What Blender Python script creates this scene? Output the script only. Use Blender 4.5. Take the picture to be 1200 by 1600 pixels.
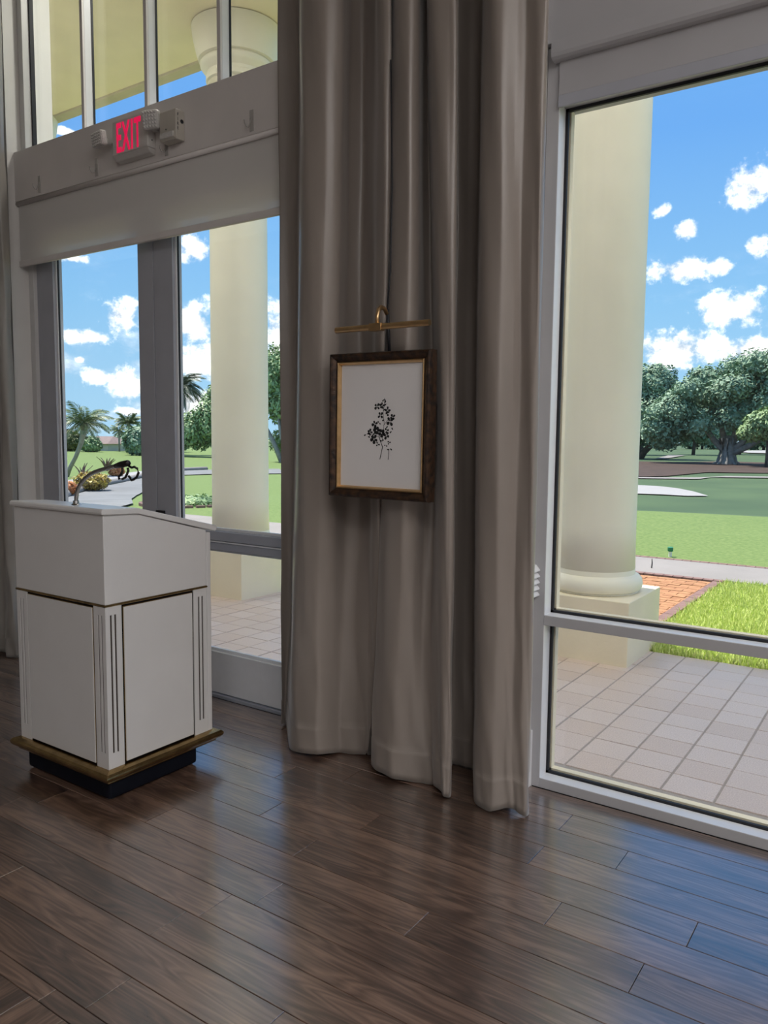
import bpy, bmesh, math, random
from mathutils import Vector, Matrix

random.seed(7)
for o in list(bpy.data.objects):
    bpy.data.objects.remove(o)
SC = bpy.context.scene
COL = SC.collection
PI = math.pi

# ------------------------------------------------------------------ camera
CAM_H, F_PX, HEAD, PITCH, ROLL = 1.52, 1228.0, 55.47, 5.50, 0.559
_a, _b, _c = math.radians(HEAD), math.radians(PITCH), math.radians(ROLL)
_fh = Vector((-math.cos(_a), math.sin(_a), 0))
_r0 = Vector((_fh.y, -_fh.x, 0))
_F = _fh * math.cos(_b) + Vector((0, 0, -math.sin(_b)))
_u0 = _r0.cross(_F)
_R = _r0 * math.cos(_c) + _u0 * math.sin(_c)
_U = _u0 * math.cos(_c) - _r0 * math.sin(_c)
cd = bpy.data.cameras.new('camera')
cam = bpy.data.objects.new('camera', cd)
COL.objects.link(cam)
cam.matrix_world = Matrix(((_R.x, _U.x, -_F.x, 0), (_R.y, _U.y, -_F.y, 0), (_R.z, _U.z, -_F.z, CAM_H), (0, 0, 0, 1)))
cd.sensor_fit = 'VERTICAL'
cd.sensor_height = 32.0
cd.lens = 32.0 * F_PX / 1600.0
cd.clip_start, cd.clip_end = 0.05, 600
SC.camera = cam

# ------------------------------------------------------------------ world, sun, lamps, exposure
SKY_STRENGTH = 1.09
SUN_STRENGTH = 8.0
FILL_POWER = 70.0
PORCH_FILL_POWER = 50.0
SC.view_settings.view_transform = 'Standard'
SC.view_settings.look = 'None'
SC.view_settings.exposure = 0.0
SC.view_settings.gamma = 1.0
SC.view_settings.use_curve_mapping = False

# cumulus clouds: azimuth (from +Y towards +X), elevation, half width, half height in radians
CLOUDS = [(-0.183, 0.28, 0.025, 0.022), (-0.275, 0.26, 0.01, 0.007), (-0.249, 0.238, 0.015, 0.01), (-0.172, 0.215, 0.013, 0.012),
          (-0.249, 0.196, 0.038, 0.014), (-0.212, 0.196, 0.015, 0.01), (-0.195, 0.15, 0.04, 0.02), (-0.251, 0.109, 0.062, 0.022),
          (-0.176, 0.103, 0.045, 0.017), (-0.921, 0.141, 0.022, 0.018), (-0.968, 0.113, 0.027, 0.009), (-0.969, 0.087, 0.007, 0.004),
          (-0.918, 0.061, 0.021, 0.023), (-0.952, 0.069, 0.019, 0.01), (-0.913, 0.028, 0.022, 0.006), (-0.976, 0.2, 0.019, 0.005),
          (-0.839, 0.222, 0.02, 0.017), (-0.84, 0.137, 0.03, 0.027), (-0.833, 0.092, 0.038, 0.026), (-0.74, 0.126, 0.019, 0.046),
          (-0.842, 0.042, 0.046, 0.02), (-0.979, 0.329, 0.015, 0.004)]
# the same kind of clouds all round the rest of the sky
_rc = random.Random(3)
for k in range(16):
    az = _rc.uniform(-PI, PI)
    if -1.15 < az < 0.0:
        continue
    CLOUDS.append((az, _rc.uniform(.06, .35), _rc.uniform(.02, .06), _rc.uniform(.012, .03)))


def build_world():
    w = bpy.data.worlds.new('sky')
    SC.world = w
    w.use_nodes = True
    nt = w.node_tree
    nt.nodes.clear()
    N = lambda t, **k: _node(nt, t, **k)
    L = nt.links.new
    out = N('ShaderNodeOutputWorld')
    bg = N('ShaderNodeBackground')
    bg.inputs['Strength'].default_value = SKY_STRENGTH
    tc = N('ShaderNodeTexCoord')
    sep = N('ShaderNodeSeparateXYZ')
    L(tc.outputs['Generated'], sep.inputs[0])
    at = N('ShaderNodeMath', operation='ARCTAN2')
    L(sep.outputs[0], at.inputs[0]); L(sep.outputs[1], at.inputs[1])
    asn = N('ShaderNodeMath', operation='ARCSINE')
    L(sep.outputs[2], asn.inputs[0])
    uv = N('ShaderNodeCombineXYZ')
    L(at.outputs[0], uv.inputs[0]); L(asn.outputs[0], uv.inputs[1])
    # billowy edge
    nz = N('ShaderNodeTexNoise')
    nz.inputs['Scale'].default_value = 40; nz.inputs['Detail'].default_value = 7; nz.inputs['Roughness'].default_value = .62
    L(uv.outputs[0], nz.inputs['Vector'])
    acc = None
    for (a, e, wa, we) in CLOUDS:
        s = N('ShaderNodeVectorMath', operation='SUBTRACT'); L(uv.outputs[0], s.inputs[0]); s.inputs[1].default_value = (a, e - we * .15, 0)
        m = N('ShaderNodeVectorMath', operation='MULTIPLY'); L(s.outputs[0], m.inputs[0]); m.inputs[1].default_value = (1 / (wa * .98), 1 / (we * .98), 0)
        ln = N('ShaderNodeVectorMath', operation='LENGTH'); L(m.outputs[0], ln.inputs[0])
        if acc is None:
            acc = ln.outputs['Value']
        else:
            mn = N('ShaderNodeMath', operation='MINIMUM'); L(acc, mn.inputs[0]); L(ln.outputs['Value'], mn.inputs[1]); acc = mn.outputs[0]
    # density = smoothstep of (1 - len) + (noise-.5)*k
    nm = N('ShaderNodeMath', operation='MULTIPLY_ADD'); L(nz.outputs['Fac'], nm.inputs[0]); nm.inputs[1].default_value = 3.2; nm.inputs[2].default_value = -1.6
    ad = N('ShaderNodeMath', operation='SUBTRACT'); L(nm.outputs[0], ad.inputs[0]); L(acc, ad.inputs[1])
    mr = N('ShaderNodeMapRange'); mr.interpolation_type = 'SMOOTHSTEP'
    mr.inputs['From Min'].default_value = -1.2; mr.inputs['From Max'].default_value = -0.35
    L(ad.outputs[0], mr.inputs['Value'])
    # thin veil low in the sky
    nz2 = N('ShaderNodeTexNoise'); nz2.inputs['Scale'].default_value = 14; nz2.inputs['Detail'].default_value = 6; nz2.inputs['Roughness'].default_value = .6
    mp = N('ShaderNodeVectorMath', operation='MULTIPLY'); L(uv.outputs[0], mp.inputs[0]); mp.inputs[1].default_value = (1, 2.2, 1)
    L(mp.outputs[0], nz2.inputs['Vector'])
    v1 = N('ShaderNodeMapRange'); v1.interpolation_type = 'SMOOTHSTEP'; v1.inputs['From Min'].default_value = .5; v1.inputs['From Max'].default_value = .78
    L(nz2.outputs['Fac'], v1.inputs['Value'])
    v2 = N('ShaderNodeMapRange'); v2.inputs['From Min'].default_value = .02; v2.inputs['From Max'].default_value = .22; v2.inputs['To Min'].default_value = .75; v2.inputs['To Max'].default_value = 0.0
    L(asn.outputs[0], v2.inputs['Value'])
    vv = N('ShaderNodeMath', operation='MULTIPLY'); L(v1.outputs[0], vv.inputs[0]); L(v2.outputs[0], vv.inputs[1])
    mx0 = N('ShaderNodeMath', operation='MAXIMUM'); L(mr.outputs[0], mx0.inputs[0]); L(vv.outputs[0], mx0.inputs[1])
    # cumulus added overhead to brighten the porch, above the sky the windows show
    nz3 = N('ShaderNodeTexNoise'); nz3.inputs['Scale'].default_value = 3.2; nz3.inputs['Detail'].default_value = 8; nz3.inputs['Roughness'].default_value = .55
    L(tc.outputs['Generated'], nz3.inputs['Vector'])
    o1 = N('ShaderNodeMapRange'); o1.interpolation_type = 'SMOOTHSTEP'; o1.inputs['From Min'].default_value = .46; o1.inputs['From Max'].default_value = .58
    L(nz3.outputs['Fac'], o1.inputs['Value'])
    o2 = N('ShaderNodeMapRange'); o2.inputs['From Min'].default_value = .62; o2.inputs['From Max'].default_value = .90
    L(asn.outputs[0], o2.inputs['Value'])
    oo = N('ShaderNodeMath', operation='MULTIPLY'); L(o1.outputs[0], oo.inputs[0]); L(o2.outputs[0], oo.inputs[1])
    mx = N('ShaderNodeMath', operation='MAXIMUM'); L(mx0.outputs[0], mx.inputs[0]); L(oo.outputs[0], mx.inputs[1])
    # blue
    ramp = N('ShaderNodeValToRGB')
    nr = N('ShaderNodeMapRange'); nr.inputs['From Min'].default_value = 0; nr.inputs['From Max'].default_value = 1.57
    L(asn.outputs[0], nr.inputs['Value']); L(nr.outputs[0], ramp.inputs[0])
    ramp.color_ramp.elements[0].color = (.45, .74, .98, 1)
    ramp.color_ramp.elements[1].position = 1; ramp.color_ramp.elements[1].color = (.20, .44, .88, 1)
    e = ramp.color_ramp.elements.new(.1); e.color = (.30, .62, .98, 1)
    e = ramp.color_ramp.elements.new(.22); e.color = (.17, .45, .96, 1)
    # cloud shading: brighter tops, greyer bottoms through the noise
    cr = N('ShaderNodeValToRGB'); L(nz.outputs['Fac'], cr.inputs[0])
    cr.color_ramp.elements[0].position = .35; cr.color_ramp.elements[0].color = (.70, .78, .90, 1)
    cr.color_ramp.elements[1].position = .62; cr.color_ramp.elements[1].color = (2.0, 1.95, 1.9, 1)
    mix = N('ShaderNodeMix'); mix.data_type = 'RGBA'
    L(mx.outputs[0], mix.inputs['Factor']); L(ramp.outputs[0], mix.inputs[6]); L(cr.outputs[0], mix.inputs[7])
    L(mix.outputs[2], bg.inputs['Color'])
    L(bg.outputs[0], out.inputs[0])


def _node(nt, t, **k):
    n = nt.nodes.new(t)
    for a, v in k.items():
        setattr(n, a, v)
    return n


build_world()
sun_d = bpy.data.lights.new('sun', 'SUN')
sun_d.energy = SUN_STRENGTH
sun_d.angle = math.radians(.6)
sun_d.color = (1, .95, .86)
sun = bpy.data.objects.new('sun', sun_d)
COL.objects.link(sun)
sun.rotation_euler = Vector((.38, -.03, -.92)).to_track_quat('-Z', 'Y').to_euler()
# added unseen fill lamps that brighten the room; panel housings come further down
FILL_SPOTS = [(3.55, 2.0), (3.55, .3), (3.55, -1.4), (3.55, -3.1), (1.9, -3.1), (3.55, -4.8)]
for lx, ly in FILL_SPOTS:
    d = bpy.data.lights.new('panel_lamp', 'AREA')
    d.energy = FILL_POWER; d.size = 1.15; d.color = (1, .98, .975)
    o = bpy.data.objects.new('panel_lamp', d)
    COL.objects.link(o)
    o.location = (lx, ly, 5.135)

PORCH_FILL_SPOTS = [(-10.8, 3.8), (-7.26, 3.8), (-3.7, 3.8), (-.15, 3.8), (3.4, 3.8)]  # unseen fill lamps added under the soffit to brighten the porch
for lx, ly in PORCH_FILL_SPOTS:
    d = bpy.data.lights.new('porch_lamp', 'AREA')
    d.shape = 'DISK'; d.energy = PORCH_FILL_POWER; d.size = .34; d.color = (1, .965, .89)
    o = bpy.data.objects.new('porch_lamp', d)
    COL.objects.link(o)
    o.location = (lx, ly, 5.215)

# ------------------------------------------------------------------ materials
MATS = {}


def mat(name, col, rough=.5, metal=0., noise=0., nscale=20., bump=0., bscale=80., spec=.5, stretch=(1, 1, 1), col2=None, coat=0., aniso=0., sheen=0.):
    if name in MATS:
        return MATS[name]
    m = bpy.data.materials.new(name)
    m.use_nodes = True
    nt = m.node_tree
    b = nt.nodes['Principled BSDF']
    b.inputs['Base Color'].default_value = (*col, 1)
    b.inputs['Roughness'].default_value = rough
    b.inputs['Metallic'].default_value = metal
    b.inputs['Specular IOR Level'].default_value = spec
    b.inputs['Coat Weight'].default_value = coat
    b.inputs['Anisotropic'].default_value = aniso
    b.inputs['Sheen Weight'].default_value = sheen; b.inputs['Sheen Roughness'].default_value = .4
    tc = _node(nt, 'ShaderNodeTexCoord')
    mp = _node(nt, 'ShaderNodeMapping')
    mp.inputs['Scale'].default_value = stretch
    nt.links.new(tc.outputs['Object'], mp.inputs[0])
    if noise or col2:
        nz = _node(nt, 'ShaderNodeTexNoise')
        nz.inputs['Scale'].default_value = nscale; nz.inputs['Detail'].default_value = 5
        nt.links.new(mp.outputs[0], nz.inputs['Vector'])
        rp = _node(nt, 'ShaderNodeValToRGB')
        c2 = col2 or tuple(c * (1 - noise) for c in col)
        rp.color_ramp.elements[0].position = .34; rp.color_ramp.elements[0].color = (*c2, 1)
        rp.color_ramp.elements[1].position = .66; rp.color_ramp.elements[1].color = (*col, 1)
        nt.links.new(nz.outputs['Fac'], rp.inputs[0])
        nt.links.new(rp.outputs[0], b.inputs['Base Color'])
    if bump:
        nb = _node(nt, 'ShaderNodeTexNoise')
        nb.inputs['Scale'].default_value = bscale; nb.inputs['Detail'].default_value = 4
        nt.links.new(mp.outputs[0], nb.inputs['Vector'])
        bp = _node(nt, 'ShaderNodeBump')
        bp.inputs['Strength'].default_value = bump; bp.inputs['Distance'].default_value = .01
        nt.links.new(nb.outputs['Fac'], bp.inputs['Height'])
        nt.links.new(bp.outputs[0], b.inputs['Normal'])
    MATS[name] = m
    return m


def glass_mat(name, tint, gloss_rough=0.0, ior=1.5):
    m = bpy.data.materials.new(name)
    m.use_nodes = True
    nt = m.node_tree
    nt.nodes.remove(nt.nodes['Principled BSDF'])
    out = nt.nodes['Material Output']
    tr = _node(nt, 'ShaderNodeBsdfTransparent'); tr.inputs[0].default_value = (*tint, 1)
    gl = _node(nt, 'ShaderNodeBsdfGlossy'); gl.inputs['Roughness'].default_value = gloss_rough
    ge = _node(nt, 'ShaderNodeNewGeometry')
    dt = _node(nt, 'ShaderNodeVectorMath', operation='DOT_PRODUCT')
    nt.links.new(ge.outputs['Normal'], dt.inputs[0]); nt.links.new(ge.outputs['Incoming'], dt.inputs[1])
    ab = _node(nt, 'ShaderNodeMath', operation='ABSOLUTE'); nt.links.new(dt.outputs['Value'], ab.inputs[0])
    om = _node(nt, 'ShaderNodeMath', operation='SUBTRACT'); om.inputs[0].default_value = 1.0; nt.links.new(ab.outputs[0], om.inputs[1])
    pw = _node(nt, 'ShaderNodeMath', operation='POWER'); pw.inputs[1].default_value = 5.0; nt.links.new(om.outputs[0], pw.inputs[0])
    r0 = ((ior - 1) / (ior + 1)) ** 2
    fr = _node(nt, 'ShaderNodeMath', operation='MULTIPLY_ADD'); fr.inputs[1].default_value = 1 - r0; fr.inputs[2].default_value = r0
    nt.links.new(pw.outputs[0], fr.inputs[0])
    mx = _node(nt, 'ShaderNodeMixShader')
    nt.links.new(fr.outputs[0], mx.inputs[0]); nt.links.new(tr.outputs[0], mx.inputs[1]); nt.links.new(gl.outputs[0], mx.inputs[2])
    nt.links.new(mx.outputs[0], out.inputs[0])
    MATS[name] = m
    return m


def wood_mat():
    m = bpy.data.materials.new('plank_wood')
    m.use_nodes = True
    nt = m.node_tree
    L = nt.links.new
    b = nt.nodes['Principled BSDF']
    tc = _node(nt, 'ShaderNodeTexCoord')
    oi = _node(nt, 'ShaderNodeObjectInfo')
    mul = _node(nt, 'ShaderNodeMath', operation='MULTIPLY'); mul.inputs[1].default_value = 57.0
    L(oi.outputs['Random'], mul.inputs[0])
    cb = _node(nt, 'ShaderNodeCombineXYZ')
    for i in range(3):
        L(mul.outputs[0], cb.inputs[i])
    ad = _node(nt, 'ShaderNodeVectorMath', operation='ADD'); L(tc.outputs['Object'], ad.inputs[0]); L(cb.outputs[0], ad.inputs[1])
    st = _node(nt, 'ShaderNodeVectorMath', operation='MULTIPLY'); L(ad.outputs[0], st.inputs[0]); st.inputs[1].default_value = (1.1, 9, 9)
    # cathedral rings
    n1 = _node(nt, 'ShaderNodeTexNoise'); n1.inputs['Scale'].default_value = 1.3; n1.inputs['Detail'].default_value = 2
    L(st.outputs[0], n1.inputs['Vector'])
    rg = _node(nt, 'ShaderNodeMath', operation='MULTIPLY'); rg.inputs[1].default_value = 11.0; L(n1.outputs['Fac'], rg.inputs[0])
    fr = _node(nt, 'ShaderNodeMath', operation='PINGPONG'); fr.inputs[1].default_value = .5; L(rg.outputs[0], fr.inputs[0])
    # fine pores
    st2 = _node(nt, 'ShaderNodeVectorMath', operation='MULTIPLY'); L(ad.outputs[0], st2.inputs[0]); st2.inputs[1].default_value = (4, 150, 150)
    n2 = _node(nt, 'ShaderNodeTexNoise'); n2.inputs['Scale'].default_value = 1.0; n2.inputs['Detail'].default_value = 4
    L(st2.outputs[0], n2.inputs['Vector'])
    st3 = _node(nt, 'ShaderNodeVectorMath', operation='MULTIPLY'); L(ad.outputs[0], st3.inputs[0]); st3.inputs[1].default_value = (1.6, 14, 14)
    n3 = _node(nt, 'ShaderNodeTexNoise'); n3.inputs['Scale'].default_value = 1.0; n3.inputs['Detail'].default_value = 5
    L(st3.outputs[0], n3.inputs['Vector'])
    s1 = _node(nt, 'ShaderNodeMath', operation='MULTIPLY_ADD'); L(fr.outputs[0], s1.inputs[0]); s1.inputs[1].default_value = .55; L(n3.outputs['Fac'], s1.inputs[2])
    s2 = _node(nt, 'ShaderNodeMath', operation='MULTIPLY_ADD'); L(n2.outputs['Fac'], s2.inputs[0]); s2.inputs[1].default_value = .5; L(s1.outputs[0], s2.inputs[2])
    s3 = _node(nt, 'ShaderNodeMath', operation='MULTIPLY_ADD'); L(oi.outputs['Random'], s3.inputs[0]); s3.inputs[1].default_value = .30; L(s2.outputs[0], s3.inputs[2])
    rp = _node(nt, 'ShaderNodeValToRGB')
    nr = _node(nt, 'ShaderNodeMapRange'); nr.inputs['From Min'].default_value = .62; nr.inputs['From Max'].default_value = 1.38
    L(s3.outputs[0], nr.inputs['Value']); L(nr.outputs[0], rp.inputs[0])
    rp.color_ramp.elements[0].color = (.026, .015, .012, 1)
    rp.color_ramp.elements[1].color = (.25, .150, .105, 1)
    e = rp.color_ramp.elements.new(.45); e.color = (.092, .052, .036, 1)
    L(rp.outputs[0], b.inputs['Base Color'])
    rr = _node(nt, 'ShaderNodeMapRange'); rr.inputs['To Min'].default_value = .26; rr.inputs['To Max'].default_value = .40
    L(n2.outputs['Fac'], rr.inputs['Value']); L(rr.outputs[0], b.inputs['Roughness'])
    b.inputs['Specular IOR Level'].default_value = .5; b.inputs['IOR'].default_value = 1.5
    b.inputs['Coat Weight'].default_value = 1.0; b.inputs['Coat IOR'].default_value = 2.5; b.inputs['Coat Roughness'].default_value = .21
    bp = _node(nt, 'ShaderNodeBump'); bp.inputs['Strength'].default_value = .12; bp.inputs['Distance'].default_value = .003
    L(n2.outputs['Fac'], bp.inputs['Height']); L(bp.outputs[0], b.inputs['Normal'])
    MATS['plank_wood'] = m
    return m


def shade_mat():
    m = bpy.data.materials.new('shade_fabric')
    m.use_nodes = True
    nt = m.node_tree
    nt.nodes.remove(nt.nodes['Principled BSDF'])
    out = nt.nodes['Material Output']
    df = _node(nt, 'ShaderNodeBsdfDiffuse'); df.inputs[0].default_value = (.88, .86, .84, 1)
    tl = _node(nt, 'ShaderNodeBsdfTranslucent'); tl.inputs[0].default_value = (.8, .76, .70, 1)
    tr = _node(nt, 'ShaderNodeBsdfTransparent'); tr.inputs[0].default_value = (1, 1, 1, 1)
    m1 = _node(nt, 'ShaderNodeMixShader'); m1.inputs[0].default_value = .22
    m2 = _node(nt, 'ShaderNodeMixShader'); m2.inputs[0].default_value = .18
    nt.links.new(df.outputs[0], m1.inputs[1]); nt.links.new(tl.outputs[0], m1.inputs[2])
    nt.links.new(m1.outputs[0], m2.inputs[1]); nt.links.new(tr.outputs[0], m2.inputs[2])
    nt.links.new(m2.outputs[0], out.inputs[0])
    MATS['shade_fabric'] = m
    return m


def emit_mat(name, col, strength):
    m = bpy.data.materials.new(name)
    m.use_nodes = True
    b = m.node_tree.nodes['Principled BSDF']
    b.inputs['Base Color'].default_value = (*col, 1)
    b.inputs['Emission Color'].default_value = (*col, 1)
    b.inputs['Emission Strength'].default_value = strength
    MATS[name] = m
    return m


wood_mat(); shade_mat()
glass_mat('clear_glass', (.965, .975, .97))
mat('wall_white', (.68, .66, .64), .6, noise=.05, nscale=6, bump=.05, bscale=200)
mat('wall_taupe', (.40, .375, .35), .7, noise=.06)
mat('ceiling_white', (.6, .59, .58), .8, noise=.04)
mat('frame_white', (.60, .59, .585), .4, noise=.05, nscale=9)
mat('header_paint', (.44, .435, .45), .5, noise=.05, nscale=4)  # even mid grey, darker than the white of the other frames
mat('door_grey', (.42, .43, .48), .38, noise=.06, nscale=7)
mat('bead_white', (.78, .78, .80), .35, noise=.03)
mat('gasket', (.012, .013, .018), .6, noise=.2)
mat('beam_paint', (.72, .68, .66), .55, noise=.06, nscale=4)
mat('lectern_white', (.66, .65, .645), .32, noise=.04, nscale=5, bump=.03, bscale=120)
mat('gold', (.50, .35, .16), .25, metal=1, noise=.35, nscale=16, bump=.1, bscale=60)
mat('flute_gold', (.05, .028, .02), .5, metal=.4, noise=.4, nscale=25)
mat('plinth_black', (.004, .005, .010), .6, noise=.2, nscale=12, spec=.15)
mat('chrome', (.45, .44, .43), .22, metal=1, noise=.1, bump=.25, bscale=400)
mat('black_plastic', (.010, .010, .012), .38, noise=.2)
mat('curtain_satin', (.27, .232, .205), .38, noise=.10, nscale=5, bump=.10, bscale=26, spec=.55, stretch=(1, 1, .25), sheen=.25)
mat('curtain_grey', (.27, .25, .23), .40, noise=.12, nscale=6, bump=.25, bscale=18, spec=.55, stretch=(1, 1, .6), sheen=.25)
mat('brass', (.74, .50, .26), .34, metal=1, noise=.15, nscale=30)
mat('frame_bronze', (.075, .038, .020), .40, metal=.35, noise=.0, nscale=38, bump=.2, bscale=60, col2=(.012, .008, .007))
mat('frame_side', (.008, .008, .016), .35, noise=.2)
mat('paper', (.74, .72, .72), .75, noise=.03, nscale=4)
mat('ink', (.010, .010, .011), .8, noise=.2)
mat('sign_body', (.60, .575, .55), .45, noise=.04)
mat('alarm_body', (.52, .485, .43), .45, noise=.05)
emit_mat('exit_red', (.85, .01, .09), .62)
mat('exit_ink_dark', (.10, .10, .10), .6, noise=.1)
mat('clear_plastic', (.66, .64, .62), .15, noise=.1, nscale=60, bump=.6, bscale=180)
mat('hook_plastic', (.46, .44, .42), .25, noise=.05)
mat('cream_stucco', (.84, .74, .565), .75, noise=.07, nscale=3, bump=.12, bscale=45)
mat('cream_column', (.84, .79, .675), .60, noise=.06, nscale=2.2, bump=.05, bscale=30)
mat('cream_trim', (.52, .46, .37), .7, noise=.12, nscale=6)
mat('grout', (.36, .31, .285), .9, noise=.15, nscale=40)
mat('brick_orange', (.42, .21, .10), .85, noise=.0, nscale=9, bump=.2, col2=(.31, .14, .065))
mat('brick_pink', (.24, .14, .125), .85, noise=.25, nscale=14)
mat('concrete', (.27, .245, .235), .85, noise=.14, nscale=1.4, bump=.1)
mat('road_concrete', (.20, .20, .205), .85, noise=.22, nscale=.9)
mat('gravel_white', (.36, .35, .35), .9, noise=.22, nscale=10, bump=.4, bscale=20)
mat('sand', (.34, .325, .32), .9, noise=.08, nscale=3)
mat('mulch', (.075, .042, .03), .95, noise=.5, nscale=1.2)
mat('blade_green', (.88, .92, .40), .5, noise=.0, nscale=45, col2=(.36, .52, .07))
mat('soil_grass', (.34, .38, .11), .9, noise=.3, nscale=40)
mat('lawn_grass', (.165, .225, .062), .9, noise=.0, nscale=16, bump=.6, bscale=30, col2=(.095, .155, .032))
mat('fairway_grass', (.062, .105, .040), .9, noise=.0, nscale=.22, col2=(.040, .076, .030))
mat('leaf_dark', (.25, .36, .22), .6, noise=.0, nscale=.7, col2=(.15, .25, .16))
mat('leaf_mid', (.30, .41, .17), .6, noise=.0, nscale=.8, col2=(.16, .26, .12))
mat('leaf_palm', (.14, .19, .065), .5, noise=.0, nscale=1.5, col2=(.07, .115, .045))
mat('leaf_coco', (.075, .11, .065), .5, noise=.0, nscale=1.5, col2=(.045, .075, .045))
mat('leaf_rust', (.17, .16, .045), .6, noise=.0, nscale=.8, col2=(.08, .11, .03))
mat('croton', (.55, .40, .05), .5, noise=.0, nscale=7, col2=(.16, .10, .035))
mat('croton_orange', (.75, .33, .09), .5, noise=.0, nscale=7, col2=(.40, .12, .05))
mat('brom_leaf', (.16, .10, .085), .5, noise=.3, nscale=9)
mat('bark', (.14, .105, .085), .9, noise=.4, nscale=3, bump=.4, bscale=6)
mat('bark_pale', (.36, .33, .30), .9, noise=.3, nscale=4, bump=.4, bscale=9)
mat('palm_boot', (.16, .085, .05), .9, noise=.4, nscale=5)
mat('roof_pink', (.22, .155, .145), .8, noise=.15, nscale=2)
mat('house_wall', (.62, .58, .52), .8, noise=.08, nscale=1)
mat('house_teal', (.13, .42, .55), .7, noise=.1)
mat('shirt_blue', (.02, .22, .75), .8, noise=.15)
mat('shorts_red', (.60, .06, .06), .8, noise=.15)
mat('skin', (.42, .24, .16), .6, noise=.08)
mat('hair', (.04, .03, .02), .8, noise=.2)
mat('shoe_white', (.7, .7, .7), .6, noise=.1)
mat('light_green', (.02, .22, .12), .5, noise=.1)


# patio tile: reddish clay on the porch side, greyer speckled glaze elsewhere; one random tone per tile
def tile_mat():
    m = mat('patio_tile', (.68, .55, .49), .42, noise=.0, nscale=160, col2=(.52, .41, .36), bump=.15, bscale=220)
    nt = m.node_tree
    b = nt.nodes['Principled BSDF']
    src = b.inputs['Base Color'].links[0].from_socket
    oi = _node(nt, 'ShaderNodeObjectInfo')
    rp = _node(nt, 'ShaderNodeValToRGB')
    rp.color_ramp.elements[0].color = (.92, .90, .895, 1)
    rp.color_ramp.elements[1].color = (1.0, 1.02, 1.06, 1)
    nt.links.new(oi.outputs['Random'], rp.inputs[0])
    mx = _node(nt, 'ShaderNodeMix'); mx.data_type = 'RGBA'; mx.blend_type = 'MULTIPLY'; mx.inputs['Factor'].default_value = 1
    nt.links.new(src, mx.inputs[6]); nt.links.new(rp.outputs[0], mx.inputs[7])
    nt.links.new(mx.outputs[2], b.inputs['Base Color'])


tile_mat()


# ------------------------------------------------------------------ mesh helpers
class MB:
    def __init__(s):
        s.v = []; s.f = []

    def add(s, verts, faces):
        n = len(s.v)
        s.v += [tuple(v) for v in verts]
        s.f += [tuple(i + n for i in f) for f in faces]
        return s

    def box(s, x0, x1, y0, y1, z0, z1):
        v = [(x, y, z) for x in (x0, x1) for y in (y0, y1) for z in (z0, z1)]
        return s.add(v, [(0, 1, 3, 2), (4, 6, 7, 5), (0, 4, 5, 1), (2, 3, 7, 6), (0, 2, 6, 4), (1, 5, 7, 3)])

    def prism(s, poly, axis, a0, a1):
        """poly: 2D points; extrude along axis ('x': (y,z), 'y': (x,z), 'z': (x,y))."""
        def P(p, a):
            return {'x': (a, p[0], p[1]), 'y': (p[0], a, p[1]), 'z': (p[0], p[1], a)}[axis]
        n = len(poly)
        v = [P(p, a0) for p in poly] + [P(p, a1) for p in poly]
        f = [tuple(range(n)), tuple(range(2 * n - 1, n - 1, -1))]
        f += [(i, i + n, (i + 1) % n + n, (i + 1) % n) for i in range(n)]
        return s.add(v, f)

    def lathe(s, prof, cx=0, cy=0, seg=32, cap=True):
        v = []
        for r, z in prof:
            v += [(cx + r * math.cos(2 * PI * k / seg), cy + r * math.sin(2 * PI * k / seg), z) for k in range(seg)]
        f = []
        for i in range(len(prof) - 1):
            for k in range(seg):
                a, b = i * seg + k, i * seg + (k + 1) % seg
                f.append((a, b, b + seg, a + seg))
        if cap:
            f.append(tuple(range(seg - 1, -1, -1)))
            f.append(tuple((len(prof) - 1) * seg + k for k in range(seg)))
        return s.add(v, f)

    def tube(s, pts, rad, seg=8, cap=True):
        pts = [Vector(p) for p in pts]
        n = len(pts)
        rad = rad if hasattr(rad, '__len__') else [rad] * n
        v = []
        ref = None
        for i, p in enumerate(pts):
            t = (pts[min(i + 1, n - 1)] - pts[max(i - 1, 0)]).normalized()
            if ref is None:
                ref = Vector((0, 0, 1)) if abs(t.z) < .9 else Vector((1, 0, 0))
            a = t.cross(ref).normalized()
            b = t.cross(a).normalized()
            ref = -b if False else ref
            for k in range(seg):
                q = p + (a * math.cos(2 * PI * k / seg) + b * math.sin(2 * PI * k / seg)) * rad[i]
                v.append(q)
        f = [(i * seg + k, i * seg + (k + 1) % seg, (i + 1) * seg + (k + 1) % seg, (i + 1) * seg + k) for i in range(n - 1) for k in range(seg)]
        if cap:
            f.append(tuple(range(seg - 1, -1, -1))); f.append(tuple((n - 1) * seg + k for k in range(seg)))
        return s.add(v, f)

    def mesh(s, name, m, smooth=False):
        me = bpy.data.meshes.new(name)
        me.from_pydata(s.v, [], s.f)
        me.update()
        bm = bmesh.new(); bm.from_mesh(me)
        bmesh.ops.recalc_face_normals(bm, faces=bm.faces)
        bm.to_mesh(me); bm.free()
        if smooth:
            me.polygons.foreach_set('use_smooth', [True] * len(me.polygons))
        me.materials.append(MATS[m] if isinstance(m, str) else m)
        return me

    def build(s, name, m, parent=None, smooth=False, bevel=0., autosmooth=False, loc=None):
        o = bpy.data.objects.new(name, s.mesh(name, m, smooth or autosmooth))
        link(o, parent)
        if loc is not None:
            o.location = loc
        if bevel:
            bv = o.modifiers.new('bevel', 'BEVEL'); bv.width = bevel; bv.segments = 2; bv.limit_method = 'ANGLE'; bv.angle_limit = .7
        if autosmooth:
            sharp_by_angle(o.data, 35)
        return o


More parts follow.
